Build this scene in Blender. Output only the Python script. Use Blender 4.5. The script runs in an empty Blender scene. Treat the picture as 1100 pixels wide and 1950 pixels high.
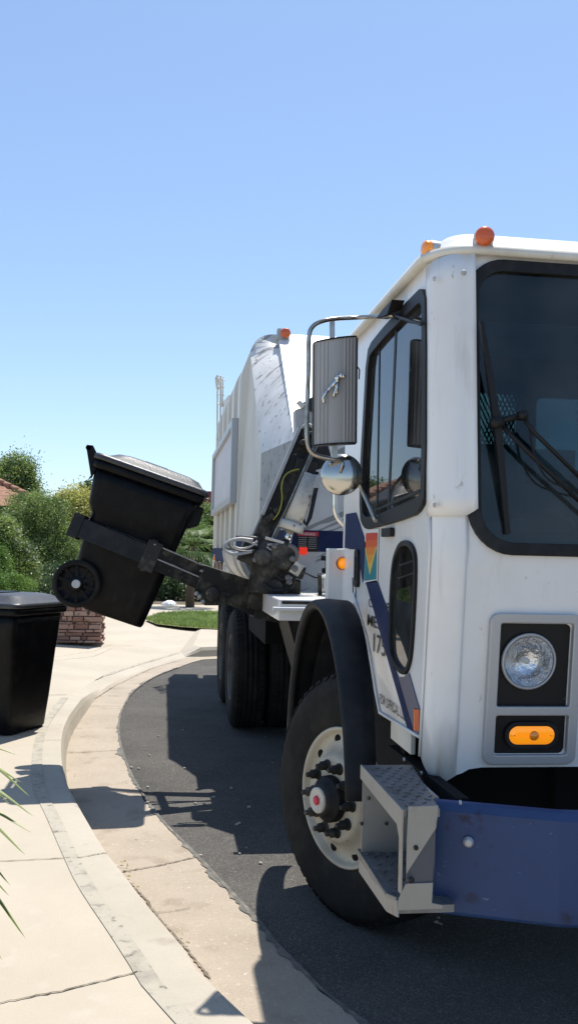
import bpy, bmesh, math, random
import numpy as np
from mathutils import Vector, Matrix
R = math.radians
random.seed(7); rng = np.random.default_rng(7)
C = bpy.context.scene.collection
sc = bpy.context.scene

# ------------------------------------------------------------------ camera
CAMZ = 1.62; FPX = 1760.0; CX, CY = 550.0, 975.0
YAW, PIT, ROL = R(7.70), R(2.50), R(1.40)
fw = Vector((math.sin(YAW)*math.cos(PIT), math.cos(YAW)*math.cos(PIT), math.sin(PIT)))
r0 = Vector((math.cos(YAW), -math.sin(YAW), 0)); u0 = r0.cross(fw)
cr = r0*math.cos(ROL) + u0*math.sin(ROL); cu = -r0*math.sin(ROL) + u0*math.cos(ROL)
cam = bpy.data.objects.new('camera', bpy.data.cameras.new('camera')); C.objects.link(cam)
cam.matrix_world = Matrix(((cr.x, cu.x, -fw.x, 0), (cr.y, cu.y, -fw.y, 0), (cr.z, cu.z, -fw.z, CAMZ), (0, 0, 0, 1)))
cam.data.sensor_fit = 'VERTICAL'; cam.data.sensor_height = 24; cam.data.lens = FPX/1950*24
cam.data.clip_start = .05; cam.data.clip_end = 3000
sc.camera = cam

# ------------------------------------------------------------------ sky, sun, exposure
SX, SY = .178, .325                       # horizontal run of a shadow per metre of height
SUNEL = math.atan2(1, math.hypot(SX, SY)); SUNAZ = math.atan2(SX, SY)
w = bpy.data.worlds.new('World'); sc.world = w; w.use_nodes = True
nt = w.node_tree; nt.nodes.clear()
sk = nt.nodes.new('ShaderNodeTexSky'); sk.sky_type = 'NISHITA'; sk.sun_disc = False
sk.sun_elevation = SUNEL; sk.sun_rotation = SUNAZ; sk.altitude = 300; sk.air_density = 1.0; sk.dust_density = .55; sk.ozone_density = 1.6
bg = nt.nodes.new('ShaderNodeBackground'); bg.inputs[1].default_value = .135
ou = nt.nodes.new('ShaderNodeOutputWorld'); tint = nt.nodes.new('ShaderNodeMix'); tint.data_type = 'RGBA'; tint.blend_type = 'MULTIPLY'; tint.inputs[0].default_value = 1
[i for i in tint.inputs if i.type == 'RGBA'][1].default_value = (1.11, 1.24, 1.39, 1); gam = nt.nodes.new('ShaderNodeGamma'); gam.inputs[1].default_value = .78; nt.links.new(sk.outputs[0], gam.inputs[0]); nt.links.new(gam.outputs[0], [i for i in tint.inputs if i.type == 'RGBA'][0]); nt.links.new([o for o in tint.outputs if o.type == 'RGBA'][0], bg.inputs[0]); nt.links.new(bg.outputs[0], ou.inputs[0])
sun = bpy.data.objects.new('sun', bpy.data.lights.new('sun', 'SUN')); C.objects.link(sun)
sun.data.energy = 4.8; sun.data.angle = R(.5); sun.data.color = (1, .955, .88)
sun.rotation_euler = Vector((-SX, -SY, -1)).to_track_quat('-Z', 'Y').to_euler()
sc.view_settings.view_transform = 'Standard'; sc.view_settings.look = 'None'; sc.view_settings.gamma = 1
sc.view_settings.exposure = .52

# ------------------------------------------------------------------ measuring helpers (a point of the survey picture to a point on a real plane)
def ray(px, py):
    return (fw*FPX + cr*(px-CX) - cu*(py-CY)).normalized()
def onX(px, py, X): d = ray(px, py); t = X/d.x; return Vector((X, d.y*t, CAMZ+d.z*t))
def onY(px, py, Y): d = ray(px, py); t = Y/d.y; return Vector((d.x*t, Y, CAMZ+d.z*t))
def onZ(px, py, Z): d = ray(px, py); t = (Z-CAMZ)/d.z; return Vector((d.x*t, d.y*t, Z))

# ------------------------------------------------------------------ materials
def mat(name, col, rough=.5, metal=0, col2=None, scale=5, lo=.45, hi=.65, detail=6, bump=0, bscale=None, stretch=(1, 1, 1), spec=.5, coat=0, emit=None, sub=None):
    m = bpy.data.materials.new(name); m.use_nodes = True; n = m.node_tree; N = n.nodes; L = n.links
    p = N['Principled BSDF']
    p.inputs['Base Color'].default_value = (*col, 1); p.inputs['Roughness'].default_value = rough; p.inputs['Metallic'].default_value = metal
    p.inputs['Specular IOR Level'].default_value = spec; p.inputs['Coat Weight'].default_value = coat
    tc = N.new('ShaderNodeTexCoord'); mp = N.new('ShaderNodeMapping'); mp.inputs['Scale'].default_value = stretch
    L.new(tc.outputs['Object'], mp.inputs[0])
    if col2 is not None:
        no = N.new('ShaderNodeTexNoise'); no.inputs['Scale'].default_value = scale; no.inputs['Detail'].default_value = detail
        no.inputs['Roughness'].default_value = .65; L.new(mp.outputs[0], no.inputs[0])
        r = N.new('ShaderNodeValToRGB'); r.color_ramp.elements[0].position = lo; r.color_ramp.elements[1].position = hi
        r.color_ramp.elements[0].color = (*col, 1); r.color_ramp.elements[1].color = (*col2, 1)
        L.new(no.outputs[0], r.inputs[0]); L.new(r.outputs[0], p.inputs['Base Color'])
    if bump:
        nb = N.new('ShaderNodeTexNoise'); nb.inputs['Scale'].default_value = bscale or scale*4; nb.inputs['Detail'].default_value = 4
        L.new(mp.outputs[0], nb.inputs[0]); b = N.new('ShaderNodeBump'); b.inputs['Strength'].default_value = bump; b.inputs['Distance'].default_value = .01
        L.new(nb.outputs[0], b.inputs['Height']); L.new(b.outputs[0], p.inputs['Normal'])
    if emit: p.inputs['Emission Color'].default_value = (*emit[0], 1); p.inputs['Emission Strength'].default_value = emit[1]
    if sub: p.inputs['Transmission Weight'].default_value = sub
    return m
def overlay(m, col, scale, lo, hi, stretch=(1, 1, 1), detail=3, kind='noise', vscale=None, fac=1.0, rot=(0, 0, 0)):
    """a second layer of wear or grain mixed over the base colour"""
    n = m.node_tree; N = n.nodes; L = n.links; p = N['Principled BSDF']
    tc = N.new('ShaderNodeTexCoord'); mp = N.new('ShaderNodeMapping'); mp.inputs['Scale'].default_value = stretch; mp.vector_type = 'TEXTURE' if rot != (0, 0, 0) else 'POINT'; mp.inputs['Rotation'].default_value = rot; L.new(tc.outputs['Object'], mp.inputs[0])
    if kind == 'noise':
        t = N.new('ShaderNodeTexNoise'); t.inputs['Scale'].default_value = scale; t.inputs['Detail'].default_value = detail; out = t.outputs[0]
    else:
        t = N.new('ShaderNodeTexVoronoi'); t.inputs['Scale'].default_value = scale; t.feature = 'DISTANCE_TO_EDGE' if kind == 'crack' else 'F1'; out = t.outputs['Distance' ]
        if kind == 'speck': out = t.outputs['Color']
    L.new(mp.outputs[0], t.inputs[0])
    r = N.new('ShaderNodeMapRange'); r.inputs[1].default_value = lo; r.inputs[2].default_value = hi; r.inputs[3].default_value = 0; r.inputs[4].default_value = fac
    L.new(out, r.inputs[0])
    mx = N.new('ShaderNodeMix'); mx.data_type = 'RGBA'; mx.inputs['B'].default_value = (*col, 1)
    mxA = [i for i in mx.inputs if i.name == 'A' and i.type == 'RGBA'][0]; mxB = [i for i in mx.inputs if i.name == 'B' and i.type == 'RGBA'][0]; mxB.default_value = (*col, 1)
    mxO = [o for o in mx.outputs if o.type == 'RGBA'][0]
    bc = p.inputs['Base Color']
    if bc.links: L.new(bc.links[0].from_socket, mxA)
    else: mxA.default_value = bc.default_value
    L.new(r.outputs[0], mx.inputs[0]); L.new(mxO, bc)
    return m
def glassmat(name, tint, rough=0.0, ior=1.5, dust=.10):
    m = bpy.data.materials.new(name); m.use_nodes = True; n = m.node_tree; N = n.nodes; L = n.links; N.clear()
    film = N.new('ShaderNodeBsdfDiffuse'); film.inputs[0].default_value = (.5, .52, .52, 1); m2 = N.new('ShaderNodeMixShader'); nz = N.new('ShaderNodeTexNoise'); nz.inputs['Scale'].default_value = 3.5; nz.inputs['Detail'].default_value = 6; mrg = N.new('ShaderNodeMapRange'); mrg.inputs[1].default_value = .35; mrg.inputs[2].default_value = .75; mrg.inputs[3].default_value = 0.0; mrg.inputs[4].default_value = dust; tcg = N.new('ShaderNodeTexCoord'); L.new(tcg.outputs['Object'], nz.inputs[0]); L.new(nz.outputs[0], mrg.inputs[0]); L.new(mrg.outputs[0], m2.inputs[0])
    f = N.new('ShaderNodeFresnel'); f.inputs[0].default_value = ior
    t = N.new('ShaderNodeBsdfTransparent'); t.inputs[0].default_value = (*tint, 1)
    g = N.new('ShaderNodeBsdfGlossy'); g.inputs['Roughness'].default_value = rough
    mx = N.new('ShaderNodeMixShader'); o = N.new('ShaderNodeOutputMaterial')
    L.new(f.outputs[0], mx.inputs[0]); L.new(t.outputs[0], mx.inputs[1]); L.new(g.outputs[0], mx.inputs[2]); L.new(mx.outputs[0], m2.inputs[1]); L.new(film.outputs[0], m2.inputs[2]); L.new(m2.outputs[0], o.inputs[0])
    return m
M = {}
M['white'] = overlay(mat('white_paint', (.75, .745, .73), .34, col2=(.67, .655, .625), scale=2.2, lo=.4, hi=.75, coat=.25, bump=.04, bscale=3), (.36, .33, .28), 34, .70, .80, stretch=(1, 1, .5))
overlay(M['white'], (.44, .40, .34), 9, .60, .80, stretch=(2.5, 2.5, .22), detail=5, fac=.45)
M['cream'] = overlay(mat('body_cream_paint', (.66, .64, .57), .42, col2=(.46, .42, .34), scale=2.5, lo=.45, hi=.8, stretch=(1, 1, .25)), (.2, .17, .13), 20, .66, .8, stretch=(1, 1, .3))
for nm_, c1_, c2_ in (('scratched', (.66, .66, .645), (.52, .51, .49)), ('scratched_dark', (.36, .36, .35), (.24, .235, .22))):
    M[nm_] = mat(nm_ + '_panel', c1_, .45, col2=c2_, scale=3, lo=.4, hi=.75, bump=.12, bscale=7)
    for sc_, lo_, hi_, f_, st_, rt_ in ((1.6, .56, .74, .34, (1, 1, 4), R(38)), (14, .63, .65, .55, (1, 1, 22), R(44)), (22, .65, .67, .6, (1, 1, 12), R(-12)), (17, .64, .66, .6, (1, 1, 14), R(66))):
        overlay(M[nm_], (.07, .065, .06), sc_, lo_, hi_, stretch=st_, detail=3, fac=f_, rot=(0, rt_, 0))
M['graypaint'] = mat('grey_paint', (.42, .42, .41), .45, col2=(.3, .29, .28), scale=6)
M['navy'] = mat('navy_stripe', (.012, .022, .075), .6, col2=(.018, .03, .085), scale=8, spec=.15)
M['stripegrey'] = mat('grey_stripe', (.15, .14, .165), .5, spec=.3, col2=(.16, .15, .2), scale=6)  # greyer tone for the lower end of the cab stripe
M['blue'] = overlay(overlay(mat('bumper_blue', (.021, .050, .138), .45, col2=(.018, .037, .10), scale=3, bump=.5, bscale=2.2, coat=.06, spec=.3), (.015, .02, .05), 14, .62, .74, stretch=(1, 1, 1)), (.22, .27, .36), 70, .69, .74, stretch=(.10, 1, 1), fac=.4)
M['rubber'] = mat('black_rubber', (.008, .008, .009), .6, spec=.3, col2=(.022, .0215, .021), scale=8)
M['fender'] = mat('fender_rubber', (.012, .0135, .016), .6, spec=.2, col2=(.026, .026, .026), scale=5, bump=.05)
M['tyre'] = mat('tyre_rubber', (.010, .010, .0095), .85, spec=.25, col2=(.032, .029, .025), scale=7, lo=.45, hi=.8, bump=.3, bscale=60)
M['rim'] = overlay(mat('rim_paint', (.46, .42, .33), .5, col2=(.30, .24, .16), scale=5, lo=.45, hi=.8), (.10, .07, .04), 22, .64, .8)
M['reardrim'] = mat('dark_rim_paint', (.10, .095, .08), .7, col2=(.05, .045, .04), scale=6)  # darker grey rim colour for the plainer wheels
M['black'] = mat('black_plastic', (.008, .008, .009), .5, spec=.3)
M['dark'] = overlay(mat('dark_greasy_steel', (.017, .0165, .015), .6, .0, spec=.35, col2=(.13, .115, .09), scale=7, lo=.48, hi=.72, bump=.25, bscale=25), (.2, .18, .15), 26, .68, .78)
M['under'] = mat('chassis_black', (.006, .006, .006), .9, spec=.2)
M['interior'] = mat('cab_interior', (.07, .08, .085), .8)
M['seat'] = mat('seat_vinyl', (.26, .25, .24), .6)
M['satin'] = mat('satin_steel', (.52, .50, .45), .2, 1, bump=.06, bscale=9)
M['chrome'] = mat('chrome', (.72, .71, .68), .13, 1)
M['tube'] = mat('mirror_tube_steel', (.42, .40, .36), .28, 1, col2=(.25, .22, .18), scale=14)
M['alu'] = mat('mirror_aluminium', (.40, .395, .39), .5, .2, col2=(.31, .31, .305), scale=4, stretch=(3, 3, .3))
M['stepalu'] = overlay(mat('step_aluminium', (.30, .30, .29), .45, .45, col2=(.28, .27, .25), scale=6, lo=.4, hi=.7), (.16, .12, .08), 12, .6, .8)
M['tread'] = mat('tread_plate', (.19, .20, .21), .45, .6, col2=(.11, .11, .11), scale=9)
M['mirror'] = mat('mirror_glass', (.8, .8, .8), .02, 1)
M['cyl'] = overlay(mat('cylinder_grey', (.56, .53, .46), .5, col2=(.32, .29, .25), scale=6), (.07, .06, .05), 18, .62, .7)
M['lampframe'] = mat('lamp_frame_silver', (.42, .43, .44), .38, .3)
M['amber'] = mat('amber_lens', (.95, .30, .01), .15, spec=.7, coat=.6)
M['amberlit'] = mat('lit_amber_lens', (.95, .35, .02), .2, emit=((1, .28, .0), .45), coat=.4)
M['orange'] = mat('orange_lens', (.62, .10, .015), .25, coat=.5)
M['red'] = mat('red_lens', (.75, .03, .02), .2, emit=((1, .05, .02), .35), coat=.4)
M['redplain'] = mat('red_print', (.55, .03, .05), .5)
M['glass'] = glassmat("windscreen_glass", (.30, .46, .50), dust=.07)
M['backglass'] = glassmat('back_glass', (.38, .44, .46), dust=.25)
M['sideglass'] = glassmat('side_glass', (.16, .22, .26), ior=1.85)
M['lens'] = glassmat('lamp_glass', (.93, .95, .97), ior=1.5, dust=.03)
M['reflector'] = mat('lamp_reflector', (.8, .81, .83), .2, 1, bump=.7, bscale=45)
M['binblack'] = mat('bin_plastic', (.003, .0032, .004), .38, spec=.15, col2=(.009, .009, .0095), scale=5, bump=.12, bscale=40)
overlay(M['binblack'], (.028, .028, .028), 14, .60, .78, stretch=(1, 1, .35), detail=6, fac=.5)
M['lidsheen'] = mat('bin_lid_sky_sheen', (.030, .032, .036), .42, col2=(.045, .046, .048), scale=9, bump=.2, bscale=60)  # lid paler than the tub: sky reflection put into its colour
M['text'] = mat('black_lettering', (.01, .01, .012), .4)
M['whiteprint'] = mat('white_print', (.72, .72, .72), .4)
M['teal'] = mat('teal_print', (.012, .22, .26), .35)
M['yellowprint'] = mat('yellow_print', (.75, .55, .12), .4)
M['yellowhose'] = mat('yellow_hose', (.26, .26, .03), .5)
M['hose'] = mat('hose_grey', (.13, .12, .11), .45)
# concrete and asphalt
M['walk'] = overlay(overlay(mat('pavement_concrete', (.43, .375, .295), .85, col2=(.36, .315, .245), scale=1.1, lo=.35, hi=.75, bump=.25, bscale=120), (.36, .31, .25), 260, .62, .72), (.42, .37, .30), 9, .60, .75)
M['kerb'] = overlay(overlay(mat('kerb_concrete', (.42, .375, .305), .85, col2=(.35, .31, .245), scale=1.6, lo=.35, hi=.75, bump=.3, bscale=100), (.32, .28, .23), 220, .62, .72), (.3, .26, .21), 8, .62, .8)
M['mortar'] = overlay(mat('mortar_strip', (.37, .335, .27), .9, col2=(.27, .245, .20), scale=6, bump=.4, bscale=90), (.12, .105, .085), 24, .6, .75)
M['gutter'] = overlay(overlay(overlay(mat('gutter_concrete', (.37, .31, .24), .85, col2=(.30, .25, .19), scale=1.5, lo=.35, hi=.7, bump=.4, bscale=90), (.20, .165, .13), 190, .6, .7), (.25, .20, .145), 5, .56, .72), (.47, .40, .32), 60, .62, .75)
M['seam'] = mat('joint_dirt', (.13, .105, .075), .95, col2=(.24, .2, .15), scale=18)
a = M['asphalt'] = mat('asphalt', (.070, .066, .060), .92, spec=.15, col2=(.115, .107, .098), scale=1.3, lo=.35, hi=.7, bump=.9, bscale=160)
overlay(a, (.24, .225, .2), 170, .62, .95, kind='speck', fac=.7); overlay(a, (.022, .021, .02), 120, .58, .7); overlay(a, (.19, .175, .15), 6, .63, .85, fac=.5)
M['tar'] = mat('tar_edge', (.10, .10, .09), .9, col2=(.2, .18, .15), scale=14, bump=.5, bscale=90)
M['soil'] = mat('garden_soil', (.09, .068, .045), .95, col2=(.15, .12, .08), scale=6, bump=.6)
M['wallplain'] = mat('house_stucco', (.45, .36, .27), .9, col2=(.4, .32, .24), scale=6)
M['tile'] = mat('terracotta_tile', (.33, .17, .10), .85, col2=(.19, .095, .06), scale=5, bump=.3)
M['bark'] = mat('bark', (.09, .065, .045), .9, bump=.5)
def leafmat(name, c1, c2, tr=.35, scale=3):
    m = bpy.data.materials.new(name); m.use_nodes = True; n = m.node_tree; N = n.nodes; L = n.links; N.clear()
    tc = N.new('ShaderNodeNewGeometry'); ra = N.new('ShaderNodeValToRGB')
    ra.color_ramp.elements[0].color = (*c1, 1); ra.color_ramp.elements[1].color = (*c2, 1)
    to = N.new('ShaderNodeTexCoord'); nn = N.new('ShaderNodeTexNoise'); nn.inputs['Scale'].default_value = scale; nn.inputs['Detail'].default_value = 3; L.new(to.outputs['Object'], nn.inputs[0])
    ml = N.new('ShaderNodeMath'); ml.operation = 'MULTIPLY_ADD'; ml.inputs[1].default_value = 3.2; ml.inputs[2].default_value = -1.55; L.new(nn.outputs[0], ml.inputs[0])
    ad = N.new('ShaderNodeMath'); ad.operation = 'MULTIPLY_ADD'; ad.inputs[1].default_value = .6; L.new(tc.outputs['Random Per Island'], ad.inputs[0]); L.new(ml.outputs[0], ad.inputs[2]); L.new(ad.outputs[0], ra.inputs[0])
    d = N.new('ShaderNodeBsdfDiffuse'); t = N.new('ShaderNodeBsdfTranslucent'); g = N.new('ShaderNodeBsdfGlossy'); g.inputs['Roughness'].default_value = .45
    mx = N.new('ShaderNodeMixShader'); mx.inputs[0].default_value = tr; m2 = N.new('ShaderNodeMixShader'); m2.inputs[0].default_value = .05
    o = N.new('ShaderNodeOutputMaterial')
    L.new(ra.outputs[0], d.inputs[0]); L.new(ra.outputs[0], t.inputs[0]); L.new(d.outputs[0], mx.inputs[1]); L.new(t.outputs[0], mx.inputs[2])
    L.new(mx.outputs[0], m2.inputs[1]); L.new(g.outputs[0], m2.inputs[2]); L.new(m2.outputs[0], o.inputs[0])
    return m
M['leaf_mid'] = leafmat('leaf_mid', (.08, .14, .035), (.34, .43, .12), .5)
M['leaf_dark'] = leafmat('leaf_dark', (.04, .08, .028), (.11, .17, .06), .45)
M['leaf_lime'] = leafmat('leaf_lime', (.10, .19, .03), (.20, .32, .06))
M['leaf_yellow'] = leafmat('leaf_yellow', (.34, .36, .08), (.62, .58, .20), .5)
M['leaf_white'] = leafmat('petals', (.5, .48, .42), (.6, .58, .55))
M['leaf_palm'] = leafmat('leaf_palm', (.10, .18, .05), (.28, .36, .13), .5)
M['grass'] = leafmat('grass_blade', (.16, .24, .05), (.34, .42, .14), .5)
M['yucca'] = leafmat('yucca_blade', (.07, .11, .02), (.12, .17, .04), .2)
M['yuccaedge'] = leafmat('yucca_margin', (.30, .36, .06), (.38, .42, .09), .3)
M['deadleaf'] = mat('dry_leaf', (.25, .19, .07), .9)
M['stone'] = overlay(mat('rough_red_stone', (.25, .13, .095), .9, col2=(.36, .22, .17), scale=3.5, lo=.35, hi=.7, bump=.8, bscale=16), (.10, .06, .05), 12, .58, .7)
M['joint'] = mat('pillar_mortar', (.14, .10, .08), .95)

# ------------------------------------------------------------------ mesh helpers
class MB:
    def __init__(s): s.v = []; s.f = []; s.sm = []
    def add(s, vs, fs, smooth=False):
        b = len(s.v); s.v += [tuple(v) for v in vs]; s.f += [tuple(i+b for i in f) for f in fs]; s.sm += [smooth]*len(fs); return s
    def box(s, a, b, rot=None, piv=None):
        x0, y0, z0 = a; x1, y1, z1 = b
        vs = [Vector(p) for p in ((x0,y0,z0),(x1,y0,z0),(x1,y1,z0),(x0,y1,z0),(x0,y0,z1),(x1,y0,z1),(x1,y1,z1),(x0,y1,z1))]
        if rot is not None:
            pv = Vector(piv) if piv is not None else sum(vs, Vector())/8
            vs = [rot @ (v-pv) + pv for v in vs]
        return s.add(vs, [(0,3,2,1),(4,5,6,7),(0,1,5,4),(1,2,6,5),(2,3,7,6),(3,0,4,7)])
    def bar(s, p, q, wd, h, up=(0, 0, 1), w2=None, h2=None):
        p = Vector(p); q = Vector(q); d = (q-p).normalized(); up = Vector(up); sd = d.cross(up).normalized(); u = sd.cross(d)
        w2 = wd if w2 is None else w2; h2 = h if h2 is None else h2; vs = []
        for c, ww, hh in ((p, wd, h), (q, w2, h2)):
            vs += [c-sd*ww/2-u*hh/2, c+sd*ww/2-u*hh/2, c+sd*ww/2+u*hh/2, c-sd*ww/2+u*hh/2]
        return s.add(vs, [(3,2,1,0),(4,5,6,7),(0,1,5,4),(1,2,6,5),(2,3,7,6),(3,0,4,7)])
    def tube(s, pts, r, n=10, caps=True, r2=None):
        pts = [Vector(p) for p in pts]; K = len(pts); rs = r if isinstance(r, (list, tuple)) else [r]*K
        t0 = (pts[1]-pts[0]).normalized(); a = t0.orthogonal().normalized(); vs = []
        for i, p in enumerate(pts):
            t = (pts[min(i+1, K-1)]-pts[max(i-1, 0)]).normalized(); a = (a - t*a.dot(t)).normalized(); b = t.cross(a)
            vs += [p + (a*math.cos(2*math.pi*k/n)+b*math.sin(2*math.pi*k/n))*rs[i] for k in range(n)]
        fs = [(i*n+k, i*n+(k+1) % n, (i+1)*n+(k+1) % n, (i+1)*n+k) for i in range(K-1) for k in range(n)]
        s.add(vs, fs, True)
        if caps: b = len(s.v)-len(vs); s.f += [tuple(b+k for k in range(n))[::-1], tuple(b+(K-1)*n+k for k in range(n))]; s.sm += [False, False]
        return s
    def lathe(s, prof, o, ax, n=32, smooth=True, a0=0, a1=2*math.pi):
        """prof: list of (radius, height along ax)"""
        o = Vector(o); ax = Vector(ax).normalized(); a = ax.orthogonal().normalized()
        if abs(ax.z) < .9: a = (Vector((0, 0, 1)) - ax*ax.z).normalized()
        b = ax.cross(a); full = abs(a1-a0-2*math.pi) < 1e-6; m = n if full else n+1; vs = []
        for r, h in prof:
            for k in range(m):
                t = a0+(a1-a0)*k/n; vs.append(o+ax*h+(a*math.cos(t)+b*math.sin(t))*r)
        fs = []
        for i in range(len(prof)-1):
            for k in range(n):
                k2 = (k+1) % m; fs.append((i*m+k, i*m+k2, (i+1)*m+k2, (i+1)*m+k))
        return s.add(vs, fs, smooth)
    def prism(s, poly, ext):
        ext = Vector(ext); n = len(poly); P = [Vector(p) for p in poly]
        return s.add(P+[p+ext for p in P], [tuple(range(n))[::-1], tuple(range(n, 2*n))]+[(i, (i+1) % n, n+(i+1) % n, n+i) for i in range(n)])
    def loft(s, rows, smooth=True, closed=False, caps=False):
        n = len(rows[0]); vs = [p for r in rows for p in r]; m = n if closed else n-1
        fs = [(i*n+k, i*n+(k+1) % n, (i+1)*n+(k+1) % n, (i+1)*n+k) for i in range(len(rows)-1) for k in range(m)]
        s.add(vs, fs, smooth)
        if caps:
            b = len(s.v)-len(vs); s.f += [tuple(b+k for k in range(n))[::-1], tuple(b+(len(rows)-1)*n+k for k in range(n))]; s.sm += [False, False]
        return s
    def plate(s, outer, holes, o, u, v, th, bev=0):
        """flat sheet with openings: 2D outlines in the frame (o,u,v), thickness th along u x v"""
        cd = bpy.data.curves.new('tmp', 'CURVE'); cd.dimensions = '2D'; cd.fill_mode = 'BOTH'; cd.extrude = th/2; cd.bevel_depth = bev
        for ring in [outer]+list(holes):
            sp = cd.splines.new('POLY'); sp.points.add(len(ring)-1); sp.use_cyclic_u = True
            for i, p in enumerate(ring): sp.points[i].co = (p[0], p[1], 0, 1)
        ob = bpy.data.objects.new('tmp', cd); me = ob.to_mesh()
        o = Vector(o); u = Vector(u); v = Vector(v); n = u.cross(v)
        s.add([o+u*q.co.x+v*q.co.y+n*q.co.z for q in me.vertices], [tuple(p.vertices) for p in me.polygons])
        ob.to_mesh_clear(); bpy.data.objects.remove(ob); bpy.data.curves.remove(cd); return s
    def text(s, txt, o, u, v, size, th=.002, sx=1.0, align='LEFT', spacing=1.0):
        cd = bpy.data.curves.new('tmp', 'FONT'); cd.body = txt; cd.size = 1; cd.align_x = align; cd.extrude = 0; cd.space_character = spacing; cd.offset = .004; cd.resolution_u = 3
        ob = bpy.data.objects.new('tmp', cd); C.objects.link(ob); bpy.context.view_layer.update(); dg_ = bpy.context.evaluated_depsgraph_get(); me = bpy.data.meshes.new_from_object(ob.evaluated_get(dg_)); o = Vector(o); u = Vector(u); v = Vector(v); n = u.cross(v)
        s.add([o+u*q.co.x*size*sx+v*q.co.y*size+n*th for q in me.vertices], [tuple(p.vertices) for p in me.polygons])
        bpy.data.objects.remove(ob); bpy.data.curves.remove(cd); bpy.data.meshes.remove(me); return s
    def warp(s, fn): s.v = [tuple(fn(Vector(p))) for p in s.v]; return s
    def build(s, name, m, parent=None, bevel=0, seg=2, auto=False):
        off = Vector(parent.get('_o', (0, 0, 0))) if parent is not None else Vector()
        me = bpy.data.meshes.new(name); me.from_pydata([tuple(Vector(p)-off) for p in s.v], [], s.f); me.update()
        me.polygons.foreach_set('use_smooth', s.sm); me.materials.append(m if not isinstance(m, str) else M[m])
        bm = bmesh.new(); bm.from_mesh(me); bmesh.ops.recalc_face_normals(bm, faces=bm.faces); bm.to_mesh(me); bm.free()
        o = bpy.data.objects.new(name, me); C.objects.link(o)
        if parent is not None:
            o.parent = parent; ROOTOF[o.name] = 1; o['_o'] = tuple(off)
        if bevel:
            b = o.modifiers.new('bevel', 'BEVEL'); b.width = bevel; b.segments = seg; b.limit_method = 'ANGLE'; b.angle_limit = R(40)
        return o
ROOTOF = {}
def tag(o, label=None, cat=None, group=None, kind=None):
    for k, v in (('label', label), ('category', cat), ('group', group), ('kind', kind)):
        if v: o[k] = v
    return o
def empty(name, loc, label, cat, group=None, rot=(0, 0, 0)):
    o = bpy.data.objects.new(name, None); C.objects.link(o); o.location = loc; o.rotation_euler = rot; o.empty_display_size = .2
    o['_o'] = tuple(loc) if rot == (0, 0, 0) else (0., 0., 0.)
    return tag(o, label, cat, group)
def rrect(x0, y0, x1, y1, r, n=6, rs=None):
    rs = rs or (r, r, r, r); P = []
    for (cx, cy, a, rr) in ((x1-rs[0], y0+rs[0], -90, rs[0]), (x1-rs[1], y1-rs[1], 0, rs[1]), (x0+rs[2], y1-rs[2], 90, rs[2]), (x0+rs[3], y0+rs[3], 180, rs[3])):
        for k in range(n+1): t = R(a+90*k/n); P.append((cx+rr*math.cos(t), cy+rr*math.sin(t)))
    return P
def smoothpoly(P, it=2):
    for _ in range(it):
        Q = []
        for i in range(len(P)):
            a = P[i]; b = P[(i+1) % len(P)]; Q += [(a[0]*.75+b[0]*.25, a[1]*.75+b[1]*.25), (a[0]*.25+b[0]*.75, a[1]*.25+b[1]*.75)]
        P = Q
    return P
def inset(P, d):
    """inset a convex-ish outline towards its centroid"""
    n = len(P); out = []
    ar = sum(P[i][0]*P[(i+1) % n][1]-P[(i+1) % n][0]*P[i][1] for i in range(n)); sg = 1 if ar > 0 else -1
    for i in range(n):
        a = Vector(P[i-1]); b = Vector(P[i]); c = Vector(P[(i+1) % n]); e1 = (b-a).normalized(); e2 = (c-b).normalized()
        nn = Vector((-(e1.y+e2.y), e1.x+e2.x))
        if nn.length < 1e-6: nn = Vector((-e1.y, e1.x))
        nn.normalize(); out.append(tuple(b+nn*d*sg))
    return out
def spline(pts, n=8):
    P = [Vector(p) for p in pts]; out = []
    for i in range(len(P)-1):
        a = P[max(i-1, 0)]; b = P[i]; c = P[i+1]; d = P[min(i+2, len(P)-1)]
        for k in range(n):
            t = k/n; out.append(.5*((2*b)+(c-a)*t+(2*a-5*b+4*c-d)*t*t+(3*b-a-3*c+d)*t**3))
    return out+[P[-1]]

# ================================================================== GROUND
def resample(P, N):
    P = [Vector(p) for p in P]; L = [0]
    for i in range(1, len(P)): L.append(L[-1]+(P[i]-P[i-1]).length)
    out = []; j = 0
    for k in range(N):
        t = L[-1]*k/(N-1)
        while j < len(P)-2 and L[j+1] < t: j += 1
        f = (t-L[j])/max(1e-9, L[j+1]-L[j]); out.append(P[j].lerp(P[j+1], min(1, f)))
    return out
H = .15
T1 = [onZ(x, y, H) for x, y in ((438,1902),(356,1806),(285,1724),(234,1658),(205,1622),(176,1576),(135,1503),(121,1460),(119,1404),(131,1366),(157,1330))]
I1 = [onZ(x, y, H) for x, y in ((366,1938),(285,1841),(239,1775),(178,1689),(148,1633),(109,1551),(84,1500),(79,1444),(84,1404),(97,1373),(127,1332))]
E1 = [onZ(x, y, .004) for x, y in ((691,1949),(593,1867),(516,1791),(499,1765),(428,1689),(372,1628),(305,1561),(254,1485),(229,1419),(226,1378),(234,1348),(254,1317))]
F2 = [onZ(x, y, .02) for x, y in ((190,1311),(220,1294),(253,1281),(307,1262),(352,1250))]
I2 = [onZ(x, y, .055+.095*max(0, (1325-y)/6-0 if False else (.9 if y > 1315 else (.3 if y > 1300 else 0)))) for x, y in ((141,1319),(168,1303),(198,1286),(236,1273),(277,1260),(343,1241))]
E2 = [onZ(x, y, .004) for x, y in ((295,1289),(346,1269),(384,1256))]
def ext(pre, P): return [Vector(p) for p in pre]+P
T1 = spline(ext([(9, -7, H), (3.2, -2.2, H), (1.15, 1.2, H)], T1), 5)
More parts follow.
